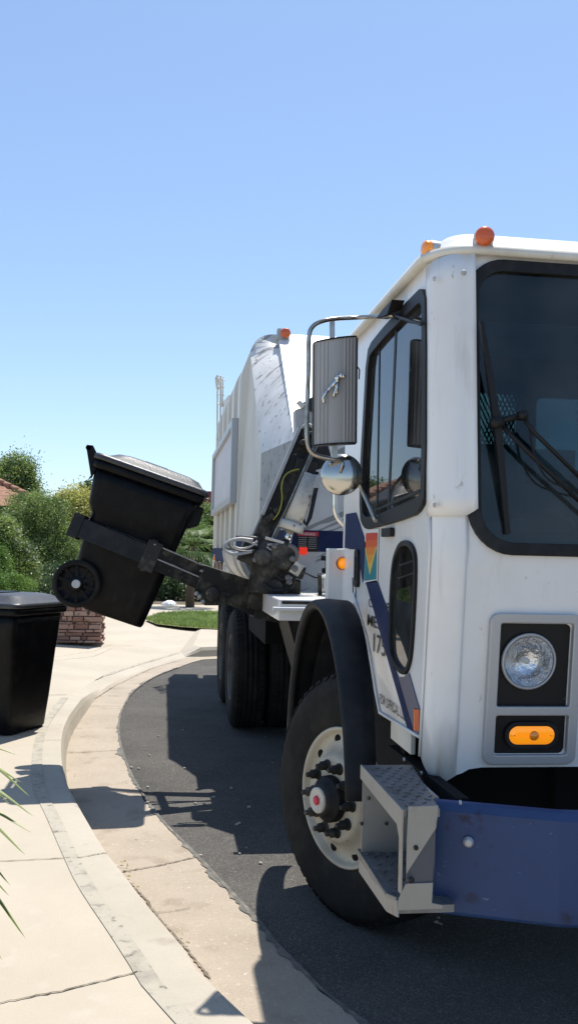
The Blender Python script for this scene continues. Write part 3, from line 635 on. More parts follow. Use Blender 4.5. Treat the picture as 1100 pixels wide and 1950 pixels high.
# ---- cab side with its two window openings and the wheel arch
sil = [(817,575),(811,553),(802,552),(716,645),(703,672),(697,780),(690,901),(690,985),(697,1004),(707,1007),(790,983),(806,969),(816,938)]
wo = [sp(*p) for p in sil]; wo = smoothpoly(wo, 1)
pil = [(776,1028),(760,1036),(747,1080),(743,1227),(748,1262),(769,1287),(780,1275),(787,1240),(795,1080),(791,1043)]
po = smoothpoly([sp(*p) for p in pil], 2)
frontu = [(-(YC+fy(z)), z) for z in (2.56, 2.2, 1.9, 1.64, 1.4, 1.15, .93)]
YR = 4.60
ZR = 2.665
so_out = [(-YR, ZR)]+[(-YR, 1.25)]+[sp(*p) for p in ((672,1147),(684,1172),(697,1215),(707,1268),(714,1315),(722,1357),(797,1405))]+frontu[::-1]+[(-(YC+fy(ZR)), ZR)]
sdm = MB().plate(so_out, [inset(wo, .012), inset(po, .01)], so, U, W_, .028); sdm.build('cab_side', 'white', tk)
# far side, back and floor of the cab
W2 = 2*TX-XS
fs = MB().plate([(-YR, ZR), (-YR, .95), (-3.2, .95), (-(YC+.02), 1.64), (-(YC+.07), ZR)], [rrect(-4.2, 1.72, -3.3, 2.4, .08)], (W2, 0, 0), U, W_, .03); fs.build('cab_side', 'white', tk)
bw = MB().plate([(XS+.04, 1.0), (W2-.04, 1.0), (W2-.04, ZR), (XS+.04, ZR)], [rrect(1.52, 2.02, 1.80, 2.47, .03), rrect(1.90, 2.03, 2.62, 2.46, .04)], (0, YR-.02, 0), (1, 0, 0), W_, .03)
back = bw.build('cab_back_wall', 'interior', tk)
MB().plate(rrect(1.51, 2.01, 2.63, 2.48, .03), [], (0, YR-.036, 0), (1, 0, 0), W_, .003).build('back_glass', 'backglass', back)
mm = MB()
for k in range(34):
    x = 1.50+k*.0235
    for s in (1, -1):
        a_ = Vector((x if s > 0 else x, YR-.06, 2.02)); x1 = x+s*.23
        p0 = Vector((x, YR-.05, 2.02)); p1 = Vector((x1, YR-.05, 2.47))
        if min(p0.x, p1.x) < 1.30 or max(p0.x, p1.x) > 2.1: continue
        # clip to the opening
        def clipx(p, q, X0, X1):
            pts = []
            t0, t1 = 0, 1
            dx = q.x-p.x
            ta, tb = sorted(((X0-p.x)/dx, (X1-p.x)/dx)); t0 = max(t0, ta); t1 = min(t1, tb)
            return (p.lerp(q, t0), p.lerp(q, t1)) if t1 > t0 else None
        c_ = clipx(p0, p1, 1.52, 1.80)
        if c_: mm.bar(c_[0], c_[1], .006, .006, up=(0, 1, 0))
mm.build('window_mesh', 'dark', back)
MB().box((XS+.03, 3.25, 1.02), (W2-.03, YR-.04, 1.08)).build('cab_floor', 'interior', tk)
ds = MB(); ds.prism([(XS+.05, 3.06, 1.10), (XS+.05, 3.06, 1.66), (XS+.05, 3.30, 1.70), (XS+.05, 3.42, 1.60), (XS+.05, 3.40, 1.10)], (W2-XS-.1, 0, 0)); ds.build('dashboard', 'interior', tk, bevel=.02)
stt = MB(); stt.box((1.20, 3.75, 1.08), (1.72, 4.25, 1.50)); stt.box((1.22, 4.15, 1.50), (1.70, 4.32, 2.16), rot=Matrix.Rotation(R(-6), 3, 'X')); stt.build('seat', 'seat', tk, bevel=.05, seg=3)
swl = MB(); swl.lathe([(.205, -.012), (.217, 0), (.205, .012), (.193, 0), (.205, -.012)], (1.42, 3.56, 1.72), (0, .35, .94), 32)
swl.tube([(1.42, 3.50, 1.45), (1.42, 3.56, 1.72)], .03, 8); swl.bar((1.22, 3.56, 1.72), (1.62, 3.56, 1.72), .03, .015); swl.build('steering_wheel', 'black', tk)
MB().box((XS+.06, 4.42, 1.84), (W2-.06, 4.54, 1.99)).build('back_shelf', mat('shelf_grey', (.30, .36, .36), .7), tk, bevel=.01)
MB().box((1.95, 3.9, 1.08), (2.25, 4.3, 2.05)).build('console_box', 'interior', tk, bevel=.03)
# ---- upper front with the windscreen opening
def fp(px, py): q = onY(px, py, YF); return (q.x, q.z)
wl_ = onY(893, 1000, YF).x; wr_ = 2*TX-wl_
zt = onY(960, 498, YF+.075).z; zb = onY(980, 1056, YF).z
zt += .0
wsn = rrect(wl_, zb, wr_, zt, .13, 8, rs=(.15, .13, .13, .15))
xF0, xF1 = XS+RC, W2-RC
uf = MB().plate([(xF0, 1.58), (xF1, 1.58), (xF1, ZR), (xF0, ZR)], [inset(wsn, .014)], (0, YF+.012, 0), (1, 0, 0), W_, .02).warp(lean)
uf.build('windscreen_surround', 'white', tk)
# ---- lower front with the lamp openings
hx0 = onY(930, 1300, YF+.03).x; hx1 = onY(1101, 1300, YF+.03).x; hz1 = onY(930, 1169, YF+.03).z; hz0 = onY(930, 1456, YF+.05).z
lf_out = [(xF0, 1.58)]+[(xF0, .886), (xF0+.02, .892), (xF0+.045, .906), (xF0+.09, .912), (xF1-.09, .912), (xF1-.045, .906), (xF1, .886), (xF1, 1.58)]
lh = [rrect(hx0+.03, hz0+.03, hx1-.03, hz1-.03, .02)]
lh += [[(2*TX-x, z) for x, z in r][::-1] for r in lh]
lf = MB().plate(lf_out, lh, (0, YF+.0135, 0), (1, 0, 0), W_, .022)
lf.warp(lean); lf.build('cab_front', 'white', tk)
# ---- rounded cab corners
def corner(sgn, r, zlo, zhi, dt=0, name='cab_corner', m='white', z0f=None, t0=0., t1=1.):
    rows = []
    zs = sorted(set([zlo, zhi, 1.64]+[zlo+(zhi-zlo)*k/12 for k in range(13)]))
    zs = [z for z in zs if zlo <= z <= zhi]
    for z in zs:
        row = []
        for k in range(13):
            t = t0+(t1-t0)*k/12; a_ = t*math.pi/2
            zz = z
            if z0f and z <= zlo+1e-6: zz = z0f(t)
            x = XS+RC-(r)*math.cos(a_); y = YC-(r)*math.sin(a_)
            y += fy(zz)
            row.append(Vector((x if sgn > 0 else 2*TX-x, y, zz)))
        rows.append(row)
    return MB().loft(rows)
def zbot(t): 
    return .928-.083*min(1, t/.6)+(.041*max(0, (t-.6)/.4))
for s in (1, -1):
    cm = corner(s, RC, .95, ZR, z0f=zbot); o_ = cm.build('cab_corner', 'white', tk); so_ = o_.modifiers.new('t', 'SOLIDIFY'); so_.thickness = .012; so_.offset = 1 if s < 0 else -1
# riveted cover plate on the near corner
zc0, zc1 = onX(820, 983, XS).z, onX(820, 507, XS).z
rows = []
for j in range(15):
    f = j/14; row = []
    for k in range(17):
        t = -.16+1.34*k/16
        if t < 0: x, y = XS-.004, YC-t*.18
        elif t > 1: x, y = XS+RC+(t-1)*.16, YC-RC-.010-.014*min(1, (t-1)*5)
        else: x, y = XS+RC-(RC+.004+.006*t)*math.cos(t*math.pi/2), YC-(RC+.004+.006*t)*math.sin(t*math.pi/2)
        zz = zc0+(zc1-zc0)*f
        if j == 0 and k > 13: zz += .012*(k-13)**1.3/2
        if j == 14: zz += .02*math.sin(max(0, min(1, t))*math.pi/2)
        row.append(Vector((x, y+fy(zz), zz)))
    rows.append(row)
cv = MB().loft(rows).build('corner_cover', 'white', tk); s_ = cv.modifiers.new('t', 'SOLIDIFY'); s_.thickness = .004; s_.offset = 1
for px, py in ((827, 531), (827, 962)):
    q = onX(px, py, XS-.006); MB().lathe([(.0, .006), (.005, .006), (.008, .002), (.009, -.002)], q, (-1, 0, 0), 12).build('rivet', 'graypaint', cv)
for px, py in ((882, 519), (885, 958)):
    q = onY(px, py, YF+fy(2.0 if py < 700 else 1.8)-.006); MB().lathe([(.0, .006), (.006, .006), (.009, .002), (.010, -.002)], q, (-.25, -1, 0), 12).build('rivet', 'graypaint', cv)
# vertical drip bead under the cover
MB().tube([(XS-.003, YC+.004+fy(z), z) for z in (.93, 1.15, 1.4, 1.64, zc0-.005)], .0055, 8).build('corner_bead', 'white', tk)
MB().box((XS-.001, YC-.0, 1.0), (XS+.0, YC+.0, 1.1))
# chin under the front corner
# ---- roof with gutter
def roofrow(d, z, rr_=.15):
    x0, x1, y0, y1 = XS+d, W2-d, YC-RC+d+fy(ZR), YR+.02-d
    return [(x, y, z) for x, y in rrect(x0, y0, x1, y1, max(.02, rr_-d), 8)]
rf = MB(); rf.loft([roofrow(-.012, ZR-.005), roofrow(-.018, ZR+.012), roofrow(.0, ZR+.020), roofrow(.018, ZR+.055), roofrow(.06, ZR+.085), roofrow(.16, ZR+.098), roofrow(.4, ZR+.105)], closed=True, caps=True)
rf.build('cab_roof', 'white', tk)
gt = MB(); gt.loft([roofrow(-.012, ZR-.012), roofrow(-.032, ZR-.012), roofrow(-.034, ZR+.016), roofrow(-.026, ZR+.016), roofrow(-.022, ZR), roofrow(-.012, ZR)], closed=True)
gt.build('rain_gutter', 'cream', tk)
def marker(p, ax, name, m, r=.031):
    ax = Vector(ax).normalized(); p = Vector(p); b = MB(); b.lathe([(r*1.05, -.045), (r*1.08, .0), (r*1.02, .004)], p, ax, 24)
    b.box(p-Vector((.028, .02, .045))-ax*.02, p+Vector((.028, .02, -.015))-ax*.02); b = b.build('marker_lamp', 'lampframe', tk)
    MB().lathe([(r, .0), (r, .016), (r*.9, .024), (r*.5, .028), (0, .029)], p, ax, 24).build('marker_lens', m, b)
q = onY(921, 452, YF+.05); marker(q, (-.18, -1, 0), 'marker', 'orange', .033)
q = onX(818, 474, XS+.0); marker((q.x, q.y, q.z), (-1, -.25, 0), 'marker', 'amber', .028)
# ---- windscreen, rubber, glass
fr = MB().plate(wsn, [inset(wsn, .036)], (0, YF-.004, 0), (1, 0, 0), W_, .016, bev=.003).warp(lean); wsf = fr.build('windscreen', 'rubber', tk)
MB().plate(inset(wsn, .03), [], (0, YF+.004, 0), (1, 0, 0), W_, .004).warp(lean).build('glass', 'glass', wsf)
vs = MB().plate(rrect(wl_+.05, zt-.20, wr_-.05, zt-.02, .03), [], (0, YF+.05, 0), (1, 0, 0), W_, .003).warp(lean); vs.build('sun_visor', 'interior', tk)
# ---- side window: black frame, two sliding panes
inn = inset(wo, .045)
sf = MB().plate(wo, [inn], (XS-.003, 0, 0), U, W_, .018, bev=.003).build('side_window', 'black', tk)
MB().plate(inset(wo, .035), [], (XS+.006, 0, 0), U, W_, .004).build('glass', 'sideglass', sf)
q0, q1 = onX(752, 628, XS), onX(737, 985, XS)
MB().bar((XS+.004, q0.y, q0.z), (XS+.004, q1.y, q1.z), .03, .004, up=(1, 0, 0)).build('sash_bar', 'black', sf)
fr2 = MB()
for px, py, px2, py2 in ((721, 660, 716, 980), (712, 985, 797, 948), (712, 972, 797, 935)):
    a_, b_ = onX(px, py, XS), onX(px2, py2, XS); fr2.bar((XS+.003, a_.y, a_.z), (XS+.003, b_.y, b_.z), .012, .004, up=(1, 0, 0))
fr2.build('window_track', 'black', sf)
pw_ = MB().plate(po, [inset(po, .014)], (XS-.003, 0, 0), U, W_, .010, bev=.003).build('lower_window', 'rubber', tk)
MB().plate(inset(po, .013), [], (XS+.004, 0, 0), U, W_, .003).build('glass', 'sideglass', pw_)
# dark liner behind the side openings
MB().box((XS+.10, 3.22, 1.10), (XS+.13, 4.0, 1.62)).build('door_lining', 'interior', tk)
# hinge under the side window
q = onX(742, 1014, XS); hg = MB().box((XS-.02, q.y-.075, q.z-.018), (XS, q.y+.075, q.z+.018)); hg.build('hinge', 'black', tk, bevel=.004)
# ---- paintwork on the side: stripes, emblem, lettering, each lying 2 mm proud of the panel
def decal(name, pts, m, parent, d=.003, holes=()):
    return MB().plate([sp(*p) for p in pts], [[sp(*p) for p in h] for h in holes], (XS-d, 0, 0), U, W_, .0012).build(name, m, parent)
dc = decal('stripe', [(697,1109),(718,1105),(743,1177),(744,1240),(750,1268),(758,1288),(790,1396),(777,1389)], 'navy', tk)
decal('stripe', [(759,1289),(769,1289.5),(779,1281),(800,1354),(798,1400),(790.5,1396)], 'stripegrey', tk)
decal('stripe', [(659,979),(678,976),(697,1034),(694,1102),(691,1110),(682,1046),(668,1046),(657,1043)], 'navy', tk)
em = decal('emblem', [(696,1009),(722,1007),(719,1108),(693,1111)], 'whiteprint', tk, .003)
decal('emblem_teal', [(697.6,1046),(706,1095),(719,1043),(717.6,1103),(695,1106)], 'teal', em, .005)
bands = [((.55,.05,.02), 1015, 1028), ((.62,.10,.02), 1028, 1042), ((.66,.20,.02), 1042, 1056), ((.68,.30,.03), 1056, 1072), ((.70,.42,.06), 1072, 1090)]
for i, (c_, a_, b_) in enumerate(bands):
    def lx(y): return 698.5-(y-1015)*.03 if y < 1042 else 697.7+(y-1042)*(8.6/48)
    def rx(y): return 720.3-(y-1015)*.03 if y < 1042 else 719.5-(y-1042)*(13/48)
    mt = mat('emblem_red_%d' % i, c_, .4); M['emb%d' % i] = mt
    decal('emblem_flame', [(lx(a_), a_+.6), (rx(a_), a_-.6), (rx(b_), b_-.6 if b_ < 1090 else b_), (lx(b_), b_+.6 if b_ < 1090 else b_)], 'emb%d' % i, em, .0055)
decal('emblem_edge', [(697.4,1044),(698.4,1043),(706,1088),(718.6,1041),(719.4,1042),(706.2,1094)], 'yellowprint', em, .0065)
def side_text(txt, x0, y0, x1, hpx, d=.0035):
    """lettering between two measured ends of its base line on the cab side"""
    a_ = onX(x0, y0, XS); b_ = onX(x1, y0, XS); top = onX(x0, y0-hpx, XS); width = a_.y-b_.y; h = top.z-a_.z
    m = MB().text(txt, (0, 0, 0), (1, 0, 0), (0, 1, 0), 1.0, 0)
    xs = [v[0] for v in m.v]; ys = [v[1] for v in m.v]; kx = width/(max(xs)-min(xs)); ky = h/.70
    m.v = [(XS-d, a_.y-(v[0]-min(xs))*kx, a_.z+v[1]*ky) for v in m.v]
    m.build('lettering', 'text', tk)
side_text('CITY OF', 702, 1155, 742, 16)
side_text('MESA', 700, 1190, 738, 21)
side_text('1751', 711, 1240, 742, 35)
side_text('FOR OFFICIAL USE', 723, 1338, 774, 18)
# white arch trim edge
ed = [onX(x, y, XS-.006) for x, y in ((672,1130),(684,1172),(697,1215),(707,1268),(714,1315),(722,1357),(797,1403))]
MB().tube(ed, .006, 6).build('arch_trim', 'white', tk)
q = onX(795, 1370, XS-.008); MB().loft([[(q.x-.0-h, q.y+s_*(w__), q.z-.036), (q.x-h, q.y+s_*w__, q.z+.036)] for s_, w__, h in ((1, .017, 0), (1, .012, .012), (1, 0, .016), (-1, .012, .012), (-1, .017, 0))], caps=False).build('side_marker', 'orange', tk)
# door handle recess with reflector
q = onX(682, 1082, XS); dh = MB().plate(rrect(-q.y-.035, q.z-.085, -q.y+.035, q.z+.085, .02), [], (XS-.006, 0, 0), U, W_, .012, bev=.003).build('door_handle', 'black', tk)
MB().box((XS-.02, q.y-.012, q.z-.055), (XS-.012, q.y+.006, q.z+.055)).build('handle_grip', 'black', dh, bevel=.003)
# door seams
for pts in (((677,1140),(677,1128),(676,1010)), ((672,1134),(671,1100))):
    MB().tube([onX(x, y, XS-.0005) for x, y in pts], .003, 6).build('door_seam', 'dark', tk)
# rear post of the cab with the grab bar and lit indicator
cp = MB().box((XS-.075, 4.60, 1.30), (XS+.02, 4.66, 1.645)); cpo = cp.build('cab_rear_post', 'white', tk, bevel=.006)
q = onY(653, 1073, 4.56)
il = MB().lathe([(.031, .03), (.034, .0), (.031, -.006)], (q.x, 4.575, q.z), (0, -1, 0), 24).build('indicator', 'dark', tk)
MB().lathe([(.029, .0), (.028, .014), (.020, .025), (.010, .029), (0, .030)], (q.x, 4.572, q.z), (-.3, -1, 0), 24).build('indicator_lens', 'amberlit', il)
gb = [onY(x, y, 4.66) for x, y in ((668,905),(640,912),(637,950),(638,975),(646,992),(658,1004),(662,1012),(663,1042))]
MB().tube(spline(gb, 5), .0115, 10).build('grab_bar', 'chrome', tk)
# ---- lamps in the front
lamps = []
def frontlamps(flip):
    def X(x): return 2*TX-x if flip else x
    def fl(m): return m.warp(lambda p: lean(Vector((X(p.x), p.y, p.z))))
    outer = rrect(hx0, hz0, hx1, hz1, .028); zm = hz0+(hz1-hz0)*.352
    a1, a2 = rrect(hx0+.028, zm+.012, hx1-.024, hz1-.024, .012), rrect(hx0+.028, hz0+.024, hx1-.024, zm-.010, .012)
    fr = fl(MB().plate(outer, [a1, a2], (0, YF-.008, 0), (1, 0, 0), W_, .018, bev=.004)).build('headlight', 'lampframe', tk)
    cx = onY(1007, 1260, YF+.03).x; cz = onY(1007, 1260, YF+.03).z; dy = 0
    fl(MB().plate([(hx0+.02, hz0+.02), (hx1-.015, hz0+.02), (hx1-.015, hz1-.02), (hx0+.02, hz1-.02)], [[(cx+.0885*math.cos(R(9*k)), cz+.0885*math.sin(R(9*k))) for k in range(40)]], (0, YF+.009, 0), (1, 0, 0), W_, .006)).build('lamp_panel', 'black', fr)
    cx += 0; o_ = (cx, YF-.002, cz)
    fl(MB().lathe([(.094, -.004), (.096, .006), (.090, .012), (.087, .008), (.087, .0)], o_, (0, -1, 0), 40)).build('lamp_ring', 'lampframe', fr)
    fl(MB().lathe([(.088, .004), (.080, -.018), (.062, -.040), (.038, -.055), (.012, -.062), (0, -.062)], (cx, YF+.004-.004, cz), (0, -1, 0), 40)).build('reflector', 'reflector', fr)
    gl_ = MB(); gl_.lathe([(.087, .006), (.080, .014), (.062, .022), (.035, .028), (0, .030)], o_, (0, -1, 0), 40)
    fl(gl_).build('lamp_glass', 'lens', fr)
    fl(MB().lathe([(.011, .0), (.011, .035), (.006, .042), (0, .043)], (cx, YF+.045, cz), (0, -1, 0), 16)).build('bulb', 'whiteprint', fr)
    ox, oz = onY(1015, 1402, YF+.045).x, onY(1015, 1402, YF+.045).z
    pill = rrect(ox-.082, oz-.033, ox+.082, oz+.033, .033, 8)
    fl(MB().plate(inset(pill, -.010), [pill], (0, YF-.002, 0), (1, 0, 0), W_, .012, bev=.003)).build('signal_gasket', 'rubber', fr)
    rows = []
    for f_, h in ((0, 0), (.0, .010), (.004, .015), (.012, .018), (.022, .019)): rows.append([(x, YF+.002-h, z) for x, z in inset(pill, f_)])
    fl(MB().loft(rows, closed=True, caps=True)).build('turn_signal', 'amberlit', fr)
    fl(MB().lathe([(.017, .0), (.016, .006), (.011, .011), (0, .013)], (ox+.005, YF-.015, oz), (0, -1, 0), 20)).build('signal_bulb', 'amber', fr)
    sc_ = MB()
    for x, z in ((hx0+.036, hz1-.045), (hx1-.036, hz1-.045), (hx0+.036, zm+.04), (hx1-.036, zm+.04)): sc_.lathe([(.004, 0), (.004, .003), (0, .004)], (x, YF+.006, z), (0, -1, 0), 8)
    fl(sc_).build('screws', 'dark', fr)
frontlamps(False); frontlamps(True)
# ---- wipers
def ws(px, py, d=.03): q = onY(px, py, YF-d+fy(1.9)); return q
wp = MB(); wp.bar(ws(915, 612, .02), ws(945, 805, .028), .012, .014, up=(0, 1, 0), w2=.026, h2=.022); wp.bar(ws(945, 805, .028), ws(965, 1017, .02), .026, .022, up=(0, 1, 0), w2=.016, h2=.014)
wpo = wp.build('wiper', 'black', tk)
wa = MB(); wa.tube([ws(945, 803, .035), ws(970, 797, .04), ws(993, 791, .045)], .011, 8); wa.tube([ws(993, 791, .045), ws(1013, 820, .05), ws(1160, 965, .05)], .008, 8); wa.tube([ws(950, 806, .035), ws(1012, 868, .045), ws(1150, 1000, .05)], .008, 8)
wa.lathe([(.016, -.02), (.016, .02), (0, .022)], ws(993, 791, .045), (0, -1, 0), 12); wa.lathe([(.02, -.02), (.02, .02), (0, .022)], ws(945, 805, .035), (0, -1, 0), 12)
wa.build('wiper_arm', 'black', wpo)
MB().tube(spline([ws(1009, 820, .05), ws(1015, 862, .05), ws(1038, 908, .05), ws(1075, 928, .05), ws(1120, 940, .05)], 5), .004, 6).build('washer_hose', 'rubber', wpo)
wp2 = MB(); wp2.bar((2.9, YF-.03, 1.75), (2.75, YF-.02, 2.25), .02, .016, up=(0, 1, 0)); wp2.build('wiper', 'black', tk)
# ---- bumper
zb0, zb1 = .548, .882
pl = [(.832, 2.80), (.838, 2.735), (1.17, 2.60), (1.35, 2.57), (TX, 2.55)]; plr = [(2*TX-x, y) for x, y in pl[:-1]][::-1]; line = pl+plr
rows = []
for x, y in line:
    rows.append([(x, y+.10, zb1-.028+.0), (x, y+.03, zb1), (x, y+.012, zb1-.004), (x, y, zb1-.028), (x, y+.001, zb1-.12), (x, y, zb0+.012), (x, y+.006, zb0), (x, y+.05, zb0)])
bu = MB().loft(rows, smooth=False); buo = bu.build('bumper', 'blue', tk, bevel=.004); s_ = buo.modifiers.new('t', 'SOLIDIFY'); s_.thickness = .006
q = onY(888, 1601, 2.705)
q.y = 2.735-(q.x-.838)*.4066-.008
MB().lathe([(.016, -.004), (.016, .001), (.0125, .003), (.0125, .010), (.009, .012), (0, .012)], q, (-.37, -.93, 0), 18).build('bumper_bolt', 'lampframe', buo)
MB().lathe([(.016, -.004), (.016, .001), (.0125, .003), (.0125, .010), (.009, .012), (0, .012)], (2*TX-q.x, q.y, q.z), (.37, -.93, 0), 18).build('bumper_bolt', 'lampframe', buo)
# black rail under the cab floor, cross members, radiator void
rl = MB(); rl.bar(onX(748, 1431, .925), onX(880, 1536, .925), .04, .05); rl.build('floor_rail', 'under', tk)
bl = MB()
for px, py in ((803, 1472), (877, 1528), (770, 1446)): bl.lathe([(.007, 0), (.007, .005), (0, .007)], onX(px, py, .903), (-1, 0, 0), 10)
bl.build('rail_bolts', 'lampframe', tk)
MB().box((XS+.0, 3.26, .905), (XS+.02, 3.55, 1.02)).build('sill_bracket', 'cream', tk, bevel=.004)
MB().box((1.02, 3.25, .50), (2*TX-1.02, 3.6, 1.0)).build('radiator_box', 'under', tk)
# ---- chassis
cs = MB(); cs.box((1.42, 3.2, .72), (1.52, 13.0, 1.0)); cs.box((2.24, 3.2, .72), (2.34, 13.0, 1.0)); cs.box((1.1, 3.98, .46), (2.66, 4.12, .60)); cs.box((1.3, 4.7, .7), (2.46, 6.4, 1.15))
for y in (8.65, 10.02): cs.box((.95, y-.07, .47), (2.8, y+.07, .61)); cs.lathe([(.2, -.2), (.22, 0), (.2, .2)], (TX, y, .54), (1, 0, 0), 20)
cs.build('chassis', 'under', tk)
# ---- wheels
def wheel(cx, cy, cz, ax, r=.54, wd=.29, detail=True, name='wheel'):
    o = Vector((cx, cy, cz)); ax = Vector(ax).normalized(); e = bpy.data.objects.new(name, None); C.objects.link(e); e.parent = tk
    e.location = o-Vector(tk['_o']); e['_o'] = tuple(o)
    t = MB(); t.lathe([(.295, -.012), (.31, .0), (.36, .012), (.45, .016), (.492, .004), (.505, -.004), (.530, -.028), (.538, -.055)]+[(.54, -wd/2)]+[(.538, -wd+.055), (.53, -wd+.028), (.492, -wd), (.45, -wd-.01), (.31, -wd), (.295, -wd+.02), (.295, -.012)], o, ax, 72)
    a = Vector((0, 0, 1)); a = (a-ax*a.dot(ax)).normalized(); b = ax.cross(a)
    for k in range(56):                                    # shoulder lugs
        t0 = 2*math.pi*k/56; t1 = t0+2*math.pi/56*.62
        for dd, off_ in ((0, 0), (1, .5)):
            ta, tb = t0+off_*2*math.pi/56, t1+off_*2*math.pi/56
            def pt(th, rr, h): return o+(a*math.cos(th)+b*math.sin(th))*rr+ax*h
            h0, h1 = (-.018, -.075) if dd == 0 else (-wd+.018, -wd+.075)
            V = [pt(ta, .525, h0+.002), pt(tb, .525, h0+.002), pt(tb, .5365, (h0*.4+h1*.6)), pt(ta, .5365, (h0*.4+h1*.6))]
            V2 = [pt(ta, .541, h0-.010*(1 if dd == 0 else -1)), pt(tb, .541, h0-.010*(1 if dd == 0 else -1)), pt(tb, .5465, h1), pt(ta, .5465, h1)]
            t.add(V+V2, [(3,2,1,0),(4,5,6,7),(0,1,5,4),(1,2,6,5),(2,3,7,6),(3,0,4,7)])
    for hh in (-.10, -.145, -.19):
        t.lathe([(.538, hh-.017), (.546, hh-.016), (.546, hh+.016), (.538, hh+.017)], o, ax, 72)
    t.build('tyre', 'tyre', e)
    rm = MB()
    if detail:
        rm.lathe([(.296, -.05), (.302, -.006), (.306, .004), (.298, .008), (.290, .002), (.283, -.018), (.272, -.026), (.240, -.020), (.215, -.004), (.198, .022), (.190, .040), (.180, .050), (.168, .054), (.10, .054), (.085, .054), (.0, .054)], o, ax, 72)
        rm = rm.build('rim', 'rim', e)
        for k in range(10):
            th = 2*math.pi*(k+.5)/10; dirn = a*math.cos(th)+b*math.sin(th)
            hl = MB(); hl.lathe([(0, .0015), (.021, .001), (.023, -.002)], o+dirn*.249-ax*.0215, (ax-dirn*.14), 16); hl.build('hand_hole', 'under', rm)
            c_ = o+dirn*.1425+ax*.054
            nt_ = MB(); nt_.lathe([(.026, -.002), (.026, .006), (.021, .010)], c_, ax, 14); nt_.lathe([(.0205, .008), (.0205, .036), (.012, .042), (.0115, .060), (.008, .064), (0, .064)], c_, ax, 6 if False else 12)
            nt_.build('wheel_nut', 'dark', rm)
        hb = MB().lathe([(.100, .05), (.100, .085), (.094, .094), (.080, .10), (.072, .120), (.062, .128), (.055, .130)], o, ax, 40).build('hub', 'rubber', rm)
        MB().lathe([(.055, .129), (.055, .138), (.048, .142), (.042, .139), (.0, .139)], o, ax, 32).build('hub_cap', 'cyl', hb)
        MB().lathe([(.022, .139), (.021, .145), (.015, .149), (0, .149)], o, ax, 6).build('oil_plug', 'redplain', hb)
    else:
        rm.lathe([(.296, -.05), (.304, .0), (.297, .006), (.285, -.01), (.25, -.12), (.15, -.13), (.14, -.05), (.0, -.05)], o, ax, 40); rm.build('rim', M['reardrim'], e)
    return e
st_ = R(26)
wc = Vector((.822, 4.085, .54))
FW = wheel(wc.x, wc.y, .54, (-math.cos(st_), -math.sin(st_), .02))
wheel(2*TX-.80, wc.y, .535, (math.cos(st_), -math.sin(st_)*-1*-1 if False else math.sin(st_), 0), detail=False)
for y in (8.65, 10.02):
    wheel(.655, y, .54, (-1, 0, 0), detail=False); wheel(.655+.32, y, .54, (-1, 0, 0), detail=False); wheel(2*TX-.655, y, .54, (1, 0, 0), detail=False); wheel(2*TX-.975, y, .54, (1, 0, 0), detail=False)
# ---- front mudguard: wide rubber band with a lip
fc = Vector((0, 4.155, .59)); Ra = .812
rows = []; lip = []
for k in range(41):
    f = k/40; th = R(-8 + 190*f) if True else 0
    th = R(171-179*f); y = fc.y+Ra*math.cos(th); z = fc.z+Ra*math.sin(th)
    # th = 180: front (towards -Y), 0: rear
    rows.append([(.718, fc.y+(Ra-.035)*math.cos(th), fc.z+(Ra-.035)*math.sin(th)), (.696, fc.y+(Ra-.028)*math.cos(th), fc.z+(Ra-.028)*math.sin(th)), (.692, fc.y+(Ra-.006)*math.cos(th), fc.z+(Ra-.006)*math.sin(th)), (.702, y, z), (.75, fc.y+(Ra+.006)*math.cos(th), fc.z+(Ra+.006)*math.sin(th)), (.80+.04*max(0, math.sin(th))**2, y, z)])
mg = MB().loft(rows).build('mudguard', 'fender', tk); s_ = mg.modifiers.new('t', 'SOLIDIFY'); s_.thickness = .006; s_.offset = 1
wl2 = MB(); rows = []
for k in range(25):
    th = R(175-175*k/24); rows.append([(.93, fc.y+(Ra-.03)*math.cos(th), fc.z+(Ra-.03)*math.sin(th)), (1.35, fc.y+(Ra-.03)*math.cos(th), fc.z+(Ra-.03)*math.sin(th))])
wl2.loft(rows); wl2.box((1.33, 3.35, .75), (1.36, 4.9, 1.38)); wl2.build('wheel_well', 'under', tk)
MB().box((.918, 3.40, .80), (1.05, 3.46, 1.10)).build('well_front_plate', 'under', tk)
q = onZ(640, 1146, 1.37); MB().bar((.70, 4.15, 1.39), (.93, 4.25, 1.36), .05, .012).build('mudguard_stay', 'cream', tk)
# ---- entry steps
sx = .80
stp = empty('steps', (0, 0, 0), None, None); stp.parent = tk; stp['_o'] = tuple(tk['_o']); stp.name = 'entry_steps'
def treadplate(x0, x1, y0, y1, z):
    m = MB().box((x0, y0, z-.022), (x1, y1, z)); 
    k = 0; yy = y0+.03
    while yy < y1-.02:
        xx = x0+.02+(.02 if k % 2 else 0)
        while xx < x1-.01:
            m.box((xx-.010, yy-.0022, z), (xx+.010, yy+.0022, z+.003), rot=Matrix.Rotation(R(45 if (k % 2) else -45), 3, 'Z')); xx += .04
        yy += .036; k += 1
    return m
ztop, y0s, y1s, sx, xi = .895, 2.60, 3.15, .70, .875
tm = treadplate(sx+.002, xi, y0s, y1s, ztop); tm.warp(lambda p: Vector((min(p.x, .808+(p.y-2.6)*.13) if p.x > .75 else p.x, p.y, p.z))); tm.build('upper_tread', 'tread', stp)
lt = treadplate(sx-.004, xi, y0s+.06, y1s+.03, .602); lt.build('lower_tread', 'tread', stp)
def s7(px, py): q = onX(px, py, .70); return (q.x, max(y0s-.012, q.y), q.z)
